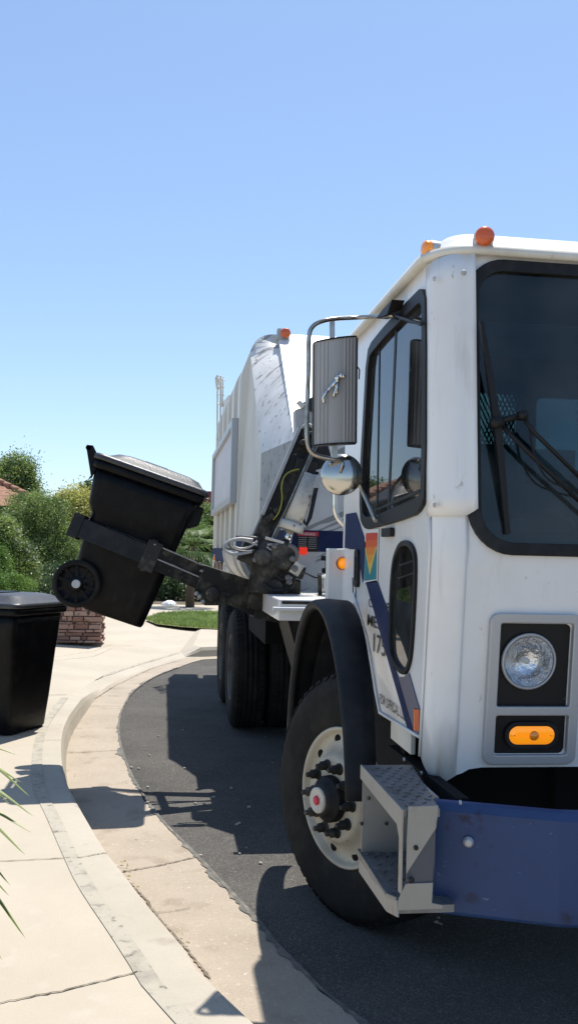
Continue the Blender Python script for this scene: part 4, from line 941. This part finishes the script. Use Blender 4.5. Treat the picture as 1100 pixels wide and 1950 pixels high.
ob = MB().prism([(sx, y0s-.008, ztop+.002), (sx, y1s, ztop+.002), (sx, y1s, ztop-.045), (sx, y0s+.05, ztop-.055), (sx, y0s+.022, ztop-.085), (sx, y0s+.022, .66), (sx, y0s-.008, .66)], (-.005, 0, 0)); ob.build('outer_plate', 'stepalu', stp, bevel=.001)
def sf_(px, py, d=0): q = onY(px, py, y0s-.01); return (q.x, q.y-d, q.z)
MB().prism([sf_(777,1536), sf_(834,1534), sf_(832,1560), sf_(830,1577), sf_(773,1665), sf_(774,1600)], (0, .005, 0)).build('front_plate', 'stepalu', stp, bevel=.001)
MB().prism([sf_(830,1578,-.006), sf_(774,1664,-.006), sf_(773,1684,-.006), sf_(824,1682,-.006)], (0, .004, 0)).build('brace_plate', mat('brace_blue_grey', (.07, .075, .09), .5), stp)
MB().prism([sf_(772,1683), sf_(824,1681), sf_(822,1720), sf_(843,1724), sf_(842,1731), sf_(757,1734), sf_(759,1712)], (0, .005, 0)).build('kick_plate', 'stepalu', stp, bevel=.001)
lp = MB(); r0_, r1_, r2_ = onX(684, 1645, .70), onX(736, 1718, .697), onY(757, 1728, y0s-.008)
for a_, b_ in ((r0_, r1_), (r1_, r2_)):
    u_ = Vector((0, 0, 1)); lp.bar(a_-u_*.004, b_-u_*.004, .004, .044)
    L_ = (b_-a_).length; k_ = 0
    while k_ < L_-.01:
        c_ = a_.lerp(b_, k_/L_)+Vector((0, 0, .020)); lp.box(c_-Vector((.003, .004, .004)), c_+Vector((.003, .004, .006))); k_ += .016
lp.build('step_lip', 'stepalu', stp)
MB().box((sx+.002, y1s-.012, .60), (xi, y1s-.006, ztop-.02)).build('rear_plate', 'stepalu', stp)
MB().box((xi-.010, y0s+.22, .605), (xi-.002, y1s-.013, ztop-.025)).build('inner_plate', 'graypaint', stp)
MB().box((sx+.085, y0s+.03, .66), (sx+.09, y0s+.13, ztop-.03)).build('inner_gusset', 'under', stp)
def bolt(o_, ax, r=.007): MB().lathe([(r, 0), (r, .005), (0, .007)], o_, ax, 10).build('step_bolt', 'dark', stp)
for px, py in ((701, 1520), (735, 1568), (688, 1568)): bolt(onY(px, py, y1s-.014), (0, -1, 0), .006)
bolt(Vector(sf_(791, 1614)), (0, -1, 0)); bolt(Vector(sf_(782, 1674, .003)), (0, -1, 0), .008)
# ---- mirrors
ym = 3.795
def mp(px, py, dy=0): return onY(px, py, ym+dy)
att = onX(750, 600, XS-.03); lo_ = onX(715, 992, XS-.03)
arm = [att, mp(690, 604, .05), mp(640, 607, .01), mp(612, 612), mp(595, 622), mp(588, 642), mp(587, 700), mp(584, 800), mp(585, 840), mp(592, 860), mp(610, 870), mp(640, 875), mp(655, 874, .01), mp(668, 888, .03), mp(690, 935, .08), lo_]
P = spline(arm, 4); mr = MB().tube(P, .0098, 10).build('mirror_bracket', 'tube', tk)
br = MB(); br.bar(att-Vector((0, 0, 0)), att+Vector((.03, -.02, .015)), .05, .035); br.prism([tuple(onX(770, 572, XS-.012)), tuple(onX(760, 600, XS-.012)), tuple(onX(738, 608, XS-.012)), tuple(onX(750, 592, XS-.012))], (-.05, 0, 0)); br.bar(att, onX(802, 618, XS-.03), .012, .010)
br.build('bracket_mount', 'black', mr)
MB().bar(mp(632, 612), mp(632, 645), .022, .006, up=(0, 1, 0)).build('bracket_tab', 'tube', mr); MB().bar(mp(636, 845), mp(636, 872), .026, .018, up=(0, 1, 0)).build('bracket_tab', 'tube', mr)
c1, c2, c3, c4 = mp(598, 654, .0), mp(679, 643, -.0), mp(677, 843), mp(597, 847)
hs = MB(); rows = []; NXR = 60; wv = c2-c1; 
for j in range(2):
    row = []
    for k in range(NXR+1):
        t = k/NXR; base = (c1.lerp(c2, t) if j == 0 else c4.lerp(c3, t)); bulge = -.035*math.sin(math.pi*t)**.5
        rib = .0035*(1 if (k % 5) in (1, 2) else 0)*(0 if abs(t-.5) < .18 else 1)
        row.append(base+Vector((0, bulge-rib, 0)))
    rows.append(row)
hs.loft(rows, smooth=False); 
hs.build('mirror_housing', 'alu', mr)
def capm(a, b, dz):
    row = [a.lerp(b, k/20)+Vector((0, -.037*math.sin(math.pi*k/20)**.5-.004, 0)) for k in range(21)]+[b+Vector((.003, .022, 0)), a+Vector((-.003, .022, 0))]
    return MB().prism([tuple(p) for p in row], (0, 0, dz))
capm(c1, c2, .006).build('mirror_cap', 'black', mr); capm(c4, c3, -.006).build('mirror_cap', 'black', mr)
sg = MB(); sg.prism([c2+Vector((0, 0, 0)), c2+Vector((.005, 0, 0)), c2+Vector((.005, .022, 0)), c2+Vector((0, .022, 0))], c3-c2); sg.prism([c1+Vector((0, 0, 0)), c1-Vector((.004, 0, 0)), c1+Vector((-.004, .022, 0)), c1+Vector((0, .022, 0))], c4-c1); sg.build('mirror_side', 'black', mr)
gm = [p+Vector((0, .018, 0)) for p in (c1, c2, c3, c4)]; MB().add(gm, [(0, 1, 2, 3)]).build('mirror_face', 'mirror', mr)
# small clip on the mirror edge and the chrome dog figure on its back
MB().tube([mp(680, 698, -.01), mp(684, 704, -.01), mp(683, 722, -.01)], .003, 6).build('mirror_clip', 'black', mr)
dg = MB(); D = -.05
def dp(x, y, d=0): return mp(570+x/4.15, 570+y/4.15, D+d)
dg.tube(spline([dp(210, 735), dp(240, 700), dp(275, 665), dp(300, 640)], 4), [.005]*3+[.008]*4+[.0115]*4+[.0135, .0135], 10)       # body
dg.tube([dp(288, 640), dp(305, 615), dp(318, 600)], [.013, .012, .009], 10)
dg.lathe([(0, -.011), (.010, -.008), (.0125, 0), (.009, .010), (0, .013)], dp(325, 605), (.8, -.5, .2), 12)                       # head
dg.tube([dp(330, 608, -.003), dp(352, 604, -.003), dp(356, 618, -.003)], [.009, .008, .006], 8)
dg.tube([dp(300, 590), dp(292, 578)], [.0035, .001], 6); dg.tube([dp(322, 588), dp(328, 574)], [.0035, .001], 6)
dg.tube([dp(300, 650), dp(296, 690), dp(278, 735), dp(272, 762), dp(282, 768)], [.009, .008, .0065, .006, .005], 8)
dg.tube([dp(282, 660), dp(300, 700), dp(292, 740), dp(300, 745)], [.008, .007, .0055, .0045], 8)
dg.tube([dp(222, 722), dp(205, 745), dp(185, 778), dp(192, 812), dp(206, 816)], [.009, .008, .006, .0055, .004], 8)
dg.build('dog_figure', 'chrome', mr)
# round convex mirror
cc = mp(650, 904, .03); ax = Vector((-.35, -1, .1)).normalized()
cvx = MB().lathe([(.087, -.004), (.089, .003), (.086, .010), (.074, .022), (.050, .032), (.02, .037), (0, .038)], cc, ax, 40).build('convex_mirror', 'satin', mr)
MB().lathe([(.086, -.004), (0, -.010)], cc, ax, 32).build('mirror_face', 'mirror', cvx)
MB().tube([mp(648, 874), mp(653, 882, -.02), cc+ax*.036], .006, 8).build('mirror_clamp', 'tube', cvx)

# ================================================================== HOPPER AND BODY
YH, XB = 6.70, .655
YRB = 8.35                                                # where the first rib starts
A = onY(497, 863, 7.35); Az = A.z
Bp = onY(560, 836, YH); Bp = Vector((Bp.x, YH, Bp.z))
Dp = onY(530, 655, YRB-.03); Cp = onY(477, 674, YRB-.03)
Tp = onY(530, 637, YRB-.03); 
XR = 2*TX-XB
# front wall of the hopper, up to the fold
zf0 = onY(600, 1137, YH).z
fw_ = MB().plate([(Bp.x, zf0-.25), (XR, zf0-.25), (XR, Bp.z), (Bp.x, Bp.z)], [], (0, YH+.01, 0), (1, 0, 0), W_, .02); hop = fw_.build('hopper_front', 'scratched', tk)
# stripe across the hopper front
z1_, z2_ = onY(700, 1013, YH).z, onY(700, 1053, YH).z
MB().box((Bp.x, YH-.004, z2_), (XR, YH-.0015, z1_)).build('stripe', 'navy', hop)
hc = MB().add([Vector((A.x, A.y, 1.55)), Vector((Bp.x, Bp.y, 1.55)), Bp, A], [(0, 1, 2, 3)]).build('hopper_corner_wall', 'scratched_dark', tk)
MB().add([Vector((A.x-.003, A.y-.003, z2_)), Vector((Bp.x-.003, Bp.y-.003, z2_)), Vector((Bp.x-.003, Bp.y-.003, z1_)), Vector((A.x-.003, A.y-.003, z1_))], [(0, 1, 2, 3)]).build('stripe', 'navy', hc)
# label and red marker lamp, its lens given a faint glow
l1, l2 = onY(566, 1012, YH), onY(605, 1051, YH); lb_ = MB().box((l1.x, YH-.0065, l2.z), (l2.x, YH-.005, l1.z)).build('warning_label', 'text', hop)
MB().box((l1.x, YH-.009, l1.z-.032), (l2.x, YH-.0075, l1.z)).build('label_header', 'redplain', lb_)
MB().text('WARNING', (l1.x+.03, YH-.0105, l1.z-.027), (1, 0, 0), W_, .029, 0, sx=.72).build('label_words', 'whiteprint', lb_)
ll = MB()
for c in range(2):
    for k in range(6):
        x0 = l1.x+.008+c*.075; ll.box((x0, YH-.0085, l1.z-.046-k*.0155), (x0+.055+.008*random.random(), YH-.0078, l1.z-.042-k*.0155))
ll.build('label_lines', 'graypaint', lb_)
rl1, rl2 = onY(569, 1042, YH), onY(584, 1056, YH); MB().box((rl1.x, YH-.022, rl2.z), (rl2.x, YH-.006, rl1.z)).build('red_marker_lamp', 'red', hop, bevel=.004)
# bottom-left access panel outline
pn = MB(); 
for a_, b_ in (((573, 1087), (600, 1100)), ((600, 1100), (606, 1100)), ((606, 1098), (606, 1134))): pn.tube([onY(*a_, YH-.003), onY(*b_, YH-.003)], .004, 5)
pn.build('panel_seam', 'dark', hop)
# sloping sunlit front, chamfered corner and rounded shoulder
sl_ = MB(); sl_.add([Bp, Vector((XR-.25, YH, Bp.z)), Vector((XR-.35, YRB-.02, Tp.z+.01)), Vector((Tp.x, YRB-.02, Tp.z+.01)), Dp], [(0, 1, 2), (0, 2, 3), (0, 3, 4)]); slo = sl_.build('hopper_slope', 'white', tk)
cpn = MB()
arc = []
for k in range(9):
    t = k/8; a_ = t*math.pi/2; arc.append(Vector((Cp.x+(Tp.x-Cp.x-.05)*(1-math.cos(a_)), YRB-.025, Cp.z+(Tp.z-Cp.z)*math.sin(a_))))
cl_ = resample([A, A.lerp(Cp, .5), Cp]+arc[1:], 28); cr_ = resample([Bp, Bp.lerp(Dp, .5), Dp, Vector((Tp.x, YRB-.025, Tp.z))], 28); cpn.loft([[a__, a__.lerp(b__, .5), b__] for a__, b__ in zip(cl_, cr_)], smooth=True); cpn.build('hopper_corner', 'scratched', tk)
# side skin of the hopper with a rolled shoulder
def secX(z, zs=3.02, r=.42, top=3.44):                   # outline of the body section
    pass
def section(y, dx=0, zlow=1.45, zsh=3.14, ztop=3.52, r=.30):
    P = [Vector((XB+dx, y, zlow)), Vector((XB+dx, y, 2.3)), Vector((XB+dx, y, zsh))]
    for k in range(1, 9):
        a_ = k/8*math.pi/2; P.append(Vector((XB+dx+r*(1-math.cos(a_)), y, zsh+(ztop-zsh)*math.sin(a_))))
    P.append(Vector((TX, y, ztop+.02))); Q = [Vector((2*TX-p.x, p.y, p.z)) for p in P[:-1]][::-1]; return P+Q
def sx_(y): return A.x+(XB-A.x)*(y-A.y)/(YRB-A.y)
m = MB(); m.add([A, Cp, Vector((XB, YRB, 3.14)), Vector((XB, YRB, 1.585)), Vector((A.x, A.y, 1.585))], [(0, 1, 2, 3, 4)])
m.add([arc[k] for k in range(9)]+[section(YRB)[k+2] for k in range(8, -1, -1)], [(k, k+1, 16-k, 17-k) for k in range(8)]); hs_ = m.build('hopper_side', 'cream', tk)
MB().add([Vector((A.x-.004, A.y, z2_-.03)), Vector((XB-.004, YRB, z2_-.03)), Vector((XB-.004, YRB, z1_-.03)), Vector((A.x-.004, A.y, z1_-.03))], [(0, 1, 2, 3)]).build('stripe', 'navy', hs_)
# frame rib behind the hopper
def ribm(y0, y1, dx, ztop, zlow=1.28, r=.30, zsh=3.14):
    a_ = section(y0, dx, zlow, zsh, ztop, r); b_ = section(y1, dx, zlow, zsh, ztop, r); i0 = [p+Vector((.06, 0, -.05)) if p.x < TX else p+Vector((-.06, 0, -.05)) for p in a_]; i1 = [Vector((p.x, y1, p.z)) for p in i0]
    return MB().loft([i0, a_, b_, i1], smooth=False)
hr = ribm(YRB, 8.66, -.0, 3.52, 1.50); hr.build('hopper_rib', 'cream', tk, bevel=.012)
# packer body behind
bd = MB().loft([section(y, .07, 1.42, 3.1, 3.43, .2) for y in (8.66, 12.2)], smooth=False, caps=True); bdy = bd.build('packer_body', 'cream', tk)
for y0, y1 in ((9.15, 9.4), (9.95, 10.1), (10.75, 10.9), (11.6, 11.75), (12.0, 12.25)):
    ribm(y0, y1, .0, 3.50, 1.34, .22, 3.16).build('body_rib', 'cream', tk, bevel=.01)
MB().box((XB+.02, 8.8, 1.30), (XR-.02, 12.25, 1.46)).build('body_sill', 'cream', tk, bevel=.01)
MB().box((XB-.005, 8.75, 1.50), (XB+.012, 12.26, 1.65)).build('stripe', 'navy', tk)
# advertising frame on the side
s1, s2, s3, s4 = onX(447, 800, XB-.03), onX(409, 866, XB-.03), onX(403, 984, XB-.03), onX(443, 957, XB-.03)
zq1, zq0 = (s1.z+s2.z)/2, (s3.z+s4.z)/2; yq0, yq1 = s1.y-.05, s3.y-.3
fo = [(-yq1, zq0), (-yq0, zq0), (-yq0, zq1), (-yq1, zq1)]; fi = [(-yq1+.12, zq0+.06), (-yq0-.10, zq0+.06), (-yq0-.10, zq1-.06), (-yq1+.12, zq1-.06)]
sgf = MB().plate(fo, [fi], (XB-.03, 0, 0), U, W_, .05, bev=.004).build('side_sign', 'lampframe', tk)
MB().plate(fi, [], (XB-.02, 0, 0), U, W_, .01).build('sign_panel', mat('pale_sign_face', (.52, .52, .56), .5, col2=(.60, .60, .60), scale=3), sgf)
# rear rails standing above the roof
rr_ = MB()
for px, py0, py1, Y in ((414, 714, 900, 12.3), (420, 716, 870, 12.0), (424, 722, 775, 11.8)):
    a_, b_ = onY(px, py0, Y), onY(px-1, py1, Y); rr_.tube([b_, a_, a_+Vector((.04, .0, -.02))], .010, 6)
for py in (720, 735, 750, 768): rr_.tube([onY(413, py, 12.3), onY(426, py+3, 11.9)], .009, 6)
rr_.tube(spline([onY(414, 716, 12.3), onY(411, 722, 12.3), onY(414, 742, 12.3), onY(418, 735, 12.3), onY(415, 716, 12.3)], 4), .012, 6)
rr_.build('roof_rail', 'cream', tk)
pr = MB(); pr.prism([onX(424, 765, XB+.12), onX(436, 752, XB+.12), onX(436, 812, XB+.12), onX(420, 832, XB+.12)], (.3, 0, 0)); pr.build('tailgate_web', 'cream', tk)
# hopper marker lamp at the top
q = onY(540, 637, YRB-.1); MB().box((q.x-.06, YRB-.13, q.z-.05), (q.x+.05, YRB-.05, q.z+.05)).build('lamp_bracket', 'graypaint', tk, bevel=.006)
marker((q.x+.01, YRB-.15, q.z+.0), (-.1, -1, 0), 'marker', 'orange', .045)
# rounded belly of the hopper
by = MB(); rows = []; bx, bz, brr = .872, 1.625, .295
def bang(k): return R(180+112*k/16)
for k in range(17): rows.append([(bx+brr*math.cos(bang(k)), y, bz+brr*math.sin(bang(k))) for y in (6.9, 7.4, 8.0, 8.7)])
by.loft(rows); byo = by.build('hopper_belly', 'cream', tk); s_ = byo.modifiers.new('t', 'SOLIDIFY'); s_.thickness = .02
for y in (6.86, 7.5, 8.68):
    t_ = MB(); t_.loft([[(bx+q_*math.cos(bang(k)), y+dy, bz+q_*math.sin(bang(k))) for q_, dy in ((brr-.01, 0), (brr+.02, 0), (brr+.02, .035), (brr-.01, .035))] for k in range(17)]); t_.build('belly_band', 'cream', byo)
MB().box((bx-brr, 6.9, bz+.0), (bx, 8.7, bz+.02)).build('belly_top', 'dark', byo)
MB().box((XB+.1, 6.7, .95), (XR-.1, 8.0, 1.32)).build('belly_frame', 'under', tk)
MB().box((.80, 8.0, 1.12), (XR-.14, 12.5, 1.36)).build('underbody', 'under', tk)
# platform behind the cab with its lip, tank, filter can and bracket
YP = 5.45
p1, p2 = onY(530, 1141, YP), onY(660, 1184, YP)
pf = MB().box((p1.x, YP, p2.z), (1.6, 6.6, p1.z)); pfo = pf.build('side_platform', 'white', tk, bevel=.008)
MB().box((p1.x-.035, YP-.03, (p1.z*.55+p2.z*.45)-.012), (1.6, YP+.01, (p1.z*.55+p2.z*.45)+.012)).build('platform_lip', 'white', pfo, bevel=.006)
MB().box((p1.x+.02, YP-.004, p1.z-.028), (1.6, YP+.002, p1.z-.010)).build('platform_dark_strip', 'dark', pfo)  # dark strip just below the platform's top edge
q1_ = onY(546, 1186, 5.8); MB().prism([(q1_.x, 5.8, p2.z-.002), (1.6, 5.8, p2.z-.002), (1.6, 5.8, .72), (q1_.x+.15, 5.8, .72)], (0, .6, 0)).build('battery_box', 'rubber', tk)
t1, t2 = onY(617, 1093, 5.9), onY(665, 1131, 5.9); tn = MB(); rr2 = (t1.z-t2.z)/2
tn.box((t1.x, 5.85, t2.z), (t2.x+.3, 6.2, t1.z)); tn.build('coolant_tank', 'cream', tk, bevel=.04, seg=5)
k1, k2 = onY(618, 1058, 6.1), onY(643, 1093, 6.1); bt = MB(); bt.box((k1.x, 6.05, k1.z-.035), (k2.x+.02, 6.25, k1.z)); bt.box((k1.x+.02, 6.1, k2.z), (k2.x-.01, 6.2, k1.z-.02)); bt.box((k1.x+.005, 6.08, k2.z), (k2.x+.01, 6.24, k2.z+.035)); bt.build('filter_bracket', 'under', tk, bevel=.006)
cn = MB(); a_ = onY(608, 1095, 5.95); b_ = onY(609, 1134, 5.95)
for k in range(12): q = a_.lerp(b_, k/11); cn.lathe([(.008, -.006), (.014, -.006), (.014, .006), (.008, .006)], q, (0, -1, .2), 8)
cn.build('drive_chain', 'dark', tk)
# ---- lift arm: mast, lift cylinder, casting, boom, grippers
def ap(px, py, Y): return onY(px, py, Y)
YA = 6.22
mastm = MB(); m0, m1 = ap(591, 815, YA+.05), ap(490, 1046, YA)
mastm.bar(m0, m1, .135, .15, up=(0, 1, 0)); mast = mastm.build('lift_mast', 'dark', tk, bevel=.012)
e0, e1 = ap(575, 812, YA-.055), ap(503, 965, YA-.08)
MB().bar(ap(570, 815, YA-.04), ap(499, 980, YA-.07), .022, .05, up=(0, 1, 0)).build('mast_edge', 'alu', mast)
MB().tube(spline([ap(574, 815, YA-.05), ap(584, 808, YA-.05), ap(597, 815, YA-.05), ap(603, 830, YA-.03)], 4), .012, 8).build('mast_top_plate', 'alu', mast)
tp = MB(); tp.bar(ap(592, 822, YA), ap(612, 892, YA), .16, .10, up=(0, 1, 0)); tp.bar(ap(560, 885, YA-.04), ap(600, 895, YA-.04), .10, .10, up=(0, 1, 0)); tp.lathe([(.05, -.1), (.05, .1)], ap(586, 845, YA), (0, 1, 0), 16)
tp.lathe([(.0, -.12), (.022, -.12), (.022, .12), (0, .12)], ap(573, 846, YA), (0, 1, 0), 12); tp.build('mast_head', 'dark', mast, bevel=.01)
cyl = MB().tube([ap(590, 905, YA-.06), ap(556, 998, YA-.08)], .068, 20); cyo = cyl.build('lift_cylinder', 'cyl', tk)
MB().tube([ap(557, 995, YA-.08), ap(552, 1010, YA-.08)], .086, 20).build('cylinder_gland', 'cyl', cyo)
MB().tube([ap(552, 1008, YA-.08), ap(545, 1036, YA-.08)], .030, 12).build('cylinder_rod', 'chrome', cyo)
MB().tube([ap(603, 900, YA-.05), ap(603, 925, YA-.1), ap(590, 985, YA-.1), ap(583, 1000, YA-.1), ap(577, 990, YA-.1)], .014, 8).build('cylinder_pipe', 'rubber', cyo)
g = MB(); g.box(*[(ap(600, 918, YA-.1)-Vector((.04, .02, .04))), (ap(600, 918, YA-.1)+Vector((.03, .03, .05)))]); g.build('hose_fitting', 'lampframe', cyo, bevel=.008)
MB().tube(spline([ap(585, 893, YA-.09), ap(560, 895, YA-.1), ap(543, 905, YA-.12), ap(536, 925, YA-.12), ap(537, 950, YA-.12), ap(531, 975, YA-.12), ap(520, 990, YA-.1)], 5), .0048, 8).build('yellow_cable', 'yellowhose', mast)
for k_, (dx_, rr9, mm9) in enumerate(((8, .010, 'rubber'), (13, .008, 'tube'), (18, .010, 'hose'))):
    MB().tube(spline([ap(584+dx_, 850, YA-.09), ap(560+dx_, 905, YA-.10), ap(532+dx_, 968, YA-.10), ap(506+dx_, 1022, YA-.09), ap(500+dx_, 1050, YA-.12)], 4), rr9, 8).build('hydraulic_pipe', mm9, mast)
for px_, py_ in ((528, 975), (513, 990), (545, 938)):
    MB().bar(ap(px_-6, py_, YA-.10), ap(px_+7, py_-9, YA-.10), .035, .03, up=(0, 1, 0)).build('pipe_clamp', 'dark', mast)
# brackets on the hopper above the mast
g0 = ap(563, 778, 6.45); g1 = ap(604, 838, 6.45); MB().prism([ap(562,780,6.4), ap(584,773,6.4), ap(604,792,6.4), ap(604,850,6.4), ap(563,850,6.4)], (0, .12, 0)).build('mast_bracket', 'graypaint', tk, bevel=.006)
MB().prism([ap(577,766,6.38), ap(600,752,6.38), ap(604,790,6.38), ap(582,776,6.38)], (0, .1, 0)).build('mast_guard', 'dark', tk, bevel=.004)
MB().prism([ap(565,766,6.36), ap(571,762,6.36), ap(581,770,6.36), ap(576,777,6.36)], (0, .05, 0)).build('guard_flap', 'cream', tk)
# knuckle casting
kn = MB()
kn.tube([ap(520, 1030, YA), ap(515, 1062, YA-.02), ap(508, 1095, YA), ap(505, 1130, YA)], [.10, .15, .115, .13], 14)
kn.lathe([(.0, -.16), (.085, -.16), (.10, -.12), (.10, .16)], ap(532, 1058, YA), (0, 1, 0), 20)
kn.lathe([(.0, -.2), (.05, -.2), (.06, -.17), (.06, .1)], ap(495, 1062, YA), (0, 1, 0), 16)
kn.box(*(ap(485, 1058, YA)-Vector((.10, .05, .07)), ap(485, 1058, YA)+Vector((.12, .12, .08))), rot=Matrix.Rotation(R(20), 3, 'Y'))
kn.box(*(ap(552, 1085, YA)-Vector((.09, .1, .04)), ap(552, 1085, YA)+Vector((.09, .06, .05))), rot=Matrix.Rotation(R(18), 3, 'Y'))
kn.box(*(ap(540, 1120, YA)-Vector((.08, .05, .05)), ap(540, 1120, YA)+Vector((.11, .2, .06))))
kn.lathe([(.0, -.14), (.06, -.14), (.075, -.10), (.075, .16)], ap(530, 1118, YA), (.3, 1, 0), 18)
kn.build('arm_knuckle', 'dark', tk, bevel=.012)
for px, py in ((486, 1066), (561, 1083), (548, 1100), (522, 1040), (556, 1064), (550, 1108)): MB().lathe([(.02, -.02), (.022, .012), (.012, .02), (0, .02)], ap(px, py, YA-.17), (0, -1, 0), 6).build('knuckle_bolt', 'hose', tk)
vb = MB(); vb.bar(ap(505, 1024, YA-.14), ap(540, 1034, YA-.14), .02, .035, up=(0, 1, 0)); vb.build('valve_block', 'cyl', tk, bevel=.004)
MB().bar(ap(555, 1078, YA-.12), ap(571, 1088, YA-.12), .08, .10, up=(0, 1, 0)).build('valve_block', 'cyl', tk, bevel=.004)
MB().box(*(ap(515, 1016, YA+.1)-Vector((.025, .02, .06)), ap(515, 1016, YA+.1)+Vector((.035, .02, .06)))).build('stop_bracket', 'graypaint', tk, bevel=.004)
def hose(pts, r=.013, m='hose', Y=YA-.15): return MB().tube(spline([ap(x, y, Y+(c if False else 0)) for x, y in pts], 6), r, 8).build('hydraulic_hose', m, tk)
hose([(480, 1050), (462, 1054), (443, 1055), (429, 1048), (427, 1040), (436, 1031), (455, 1026), (482, 1028)], .010, 'alu')
hose([(490, 1030), (478, 1040), (460, 1045), (444, 1040), (440, 1033), (450, 1028), (470, 1030), (490, 1038)], .008, 'alu')
hose([(485, 1048), (465, 1050), (446, 1046), (436, 1038), (442, 1029), (465, 1022), (492, 1024)], .007, 'hose', YA-.10)
hose([(548, 1038), (560, 1044), (565, 1056), (560, 1070)], .016, 'hose')
hose([(509, 1037), (532, 1037), (548, 1040)], .008, 'alu'); hose([(508, 1041), (518, 1048), (527, 1042)], .007, 'alu')
hose([(528, 1096), (538, 1104), (546, 1100)], .012, 'rubber'); hose([(560, 1100), (556, 1112), (545, 1118)], .012, 'rubber'); hose([(500, 1110), (520, 1124), (548, 1120), (558, 1112)], .014, 'rubber')
# boom out to the bin
YB = 6.26
YB = 6.50
bo = MB(); bo.bar(ap(540, 1152, YB), ap(484, 1140, YB), .25, .30, up=(0, 1, 0)); bo.lathe([(0, -.2), (.07, -.2), (.07, .2), (0, .2)], ap(486, 1141, YB), (0, 1, 0), 16)
boo = bo.build('lift_boom', 'dark', tk, bevel=.012)
def root_end(s_): q = ap(378, 1098, YB-.22); return Vector((q.x, YB+s_*.23, q.z))
for s_ in (-1, 1):
    q = ap(492, 1142, YB-.12); MB().bar(Vector((q.x, YB+s_*.12, q.z)), root_end(s_), .235, .06, up=(0, 1, 0), w2=.175, h2=.055).build('gripper_root', 'dark', boo, bevel=.008)
for dz in (.02, -.03):
    a_ = ap(470, 1128, YB); b_ = ap(340, 1085, YB); MB().tube([a_+Vector((0, 0, dz)), (a_+b_)/2+Vector((0, dz, dz-.02)), b_+Vector((0, dz*2, dz))], .014, 8).build('hydraulic_hose', 'rubber', boo)
MB().tube([ap(400, 1100, YB-.17), ap(385, 1098, YB+.17)], .03, 10).build('cross_pin', 'dark', boo)
bu2 = MB(); bu2.bar(ap(430, 1140, YB-.2), ap(388, 1140, YB-.2), .09, .05, up=(0, 1, 0)); bu2.lathe([(0, -.06), (.05, -.06), (.05, .06), (0, .06)], ap(404, 1131, YB-.2), (0, 1, 0), 16); bu2.build('boom_bracket', 'dark', boo, bevel=.008)
MB().bar(ap(380, 1086, YB-.25), ap(462, 1120, YB-.17), .012, .02, up=(0, 1, 0)).build('boom_edge', 'alu', boo)
sm_ = MB(); 
for px, py in ((372, 1136), (366, 1130), (378, 1146)): sm_.lathe([(.014, -.02), (.016, .02), (0, .025)], ap(px+8, py, YB-.25), (0, -1, 0), 8)
sm_.build('boom_bolts', 'alu', boo)
# gripper: two curved fingers either side of the bin
ux = Vector((math.cos(R(21)), 0, -math.sin(R(21))))
def gripper(s):
    near = s < 0
    yc = lb.location.y; ya = yc+s*.40; base = root_end(s)
    hin = Vector((ap(284, 1058, ya).x, ya, ap(284, 1058, 6.05).z)) if near else Vector((ap(284, 1058, 6.1).x, ya, ap(284, 1058, 6.05).z))
    e = MB(); nrm = Vector((math.sin(R(21)), 0, math.cos(R(21))))
    for o_ in (.045, -.045): e.bar(base+nrm*o_, hin+nrm*o_*.9, .035, .07, up=nrm)
    e.bar(hin-ux*.04, hin+ux*.06, .06, .20, up=nrm)
    e.lathe([(0, -.11), (.022, -.11), (.022, .11), (0, .11)], hin+Vector((0, s*.0, 0)), nrm, 12)
    eo = e.build('gripper_arm', 'dark', tk, bevel=.005)
    edg = MB(); edg.bar(base+nrm*.082-Vector((0, .03, 0)), hin+nrm*.08-Vector((0, .03, 0)), .012, .008, up=nrm); edg.bar(base-Vector((0, .026, 0)), hin-Vector((0, .026, 0)), .010, .010, up=nrm); edg.build('arm_edge', 'alu', eo)
    # finger band
    f = MB(); Lf = .50; P = []
    for k in range(13):
        t = k/12; P.append(hin-ux*(Lf*t)+Vector((0, -s*(.12*t**2.2), 0)))
    rows = []
    for i, p in enumerate(P): rows.append([p+nrm*.066, p+nrm*.062+Vector((0, s*.022, 0)), p-nrm*.064+Vector((0, s*.022, 0)), p-nrm*.068])
    f.loft(rows, smooth=False, closed=True, caps=True); fo_ = f.build('gripper_band', 'fender', tk, bevel=.003)
    ed_ = MB().loft([[p+nrm*.0695+Vector((0, -s*.002, 0)), p+nrm*.0685+Vector((0, s*.024, 0))] for p in P[:9]], smooth=False); ed_.build('band_edge', 'alu', fo_)
    tip = P[-1]; MB().bar(tip+ux*.03+Vector((0, -s*.0, 0)), tip-ux*.045+Vector((0, -s*.02, 0)), .08, .165, up=nrm).build('band_tip', 'rubber', fo_, bevel=.006)
gripper(-1); gripper(1)
# rear mud flap, hopper grease drip leg
MB().box((XB-.0, 10.72, .40), (XB+.55, 10.74, 1.16)).build('mud_flap', 'rubber', tk)
am = onX(410, 1062, XB); MB().lathe([(.04, 0), (.04, .02), (.0, .03)], (XB-.0, am.y, am.z), (-1, 0, 0), 16).build('body_marker', 'amber', tk)
db_ = MB(); db_.prism([onX(421, 1072, XB-.0), onX(426, 1104, XB-.0), onX(402, 1092, XB), onX(410, 1068, XB)], (.04, 0, 0)); db_.build('rust_brace', mat('rusty_brown', (.22, .13, .08), .8, col2=(.12, .07, .05), scale=9), tk)
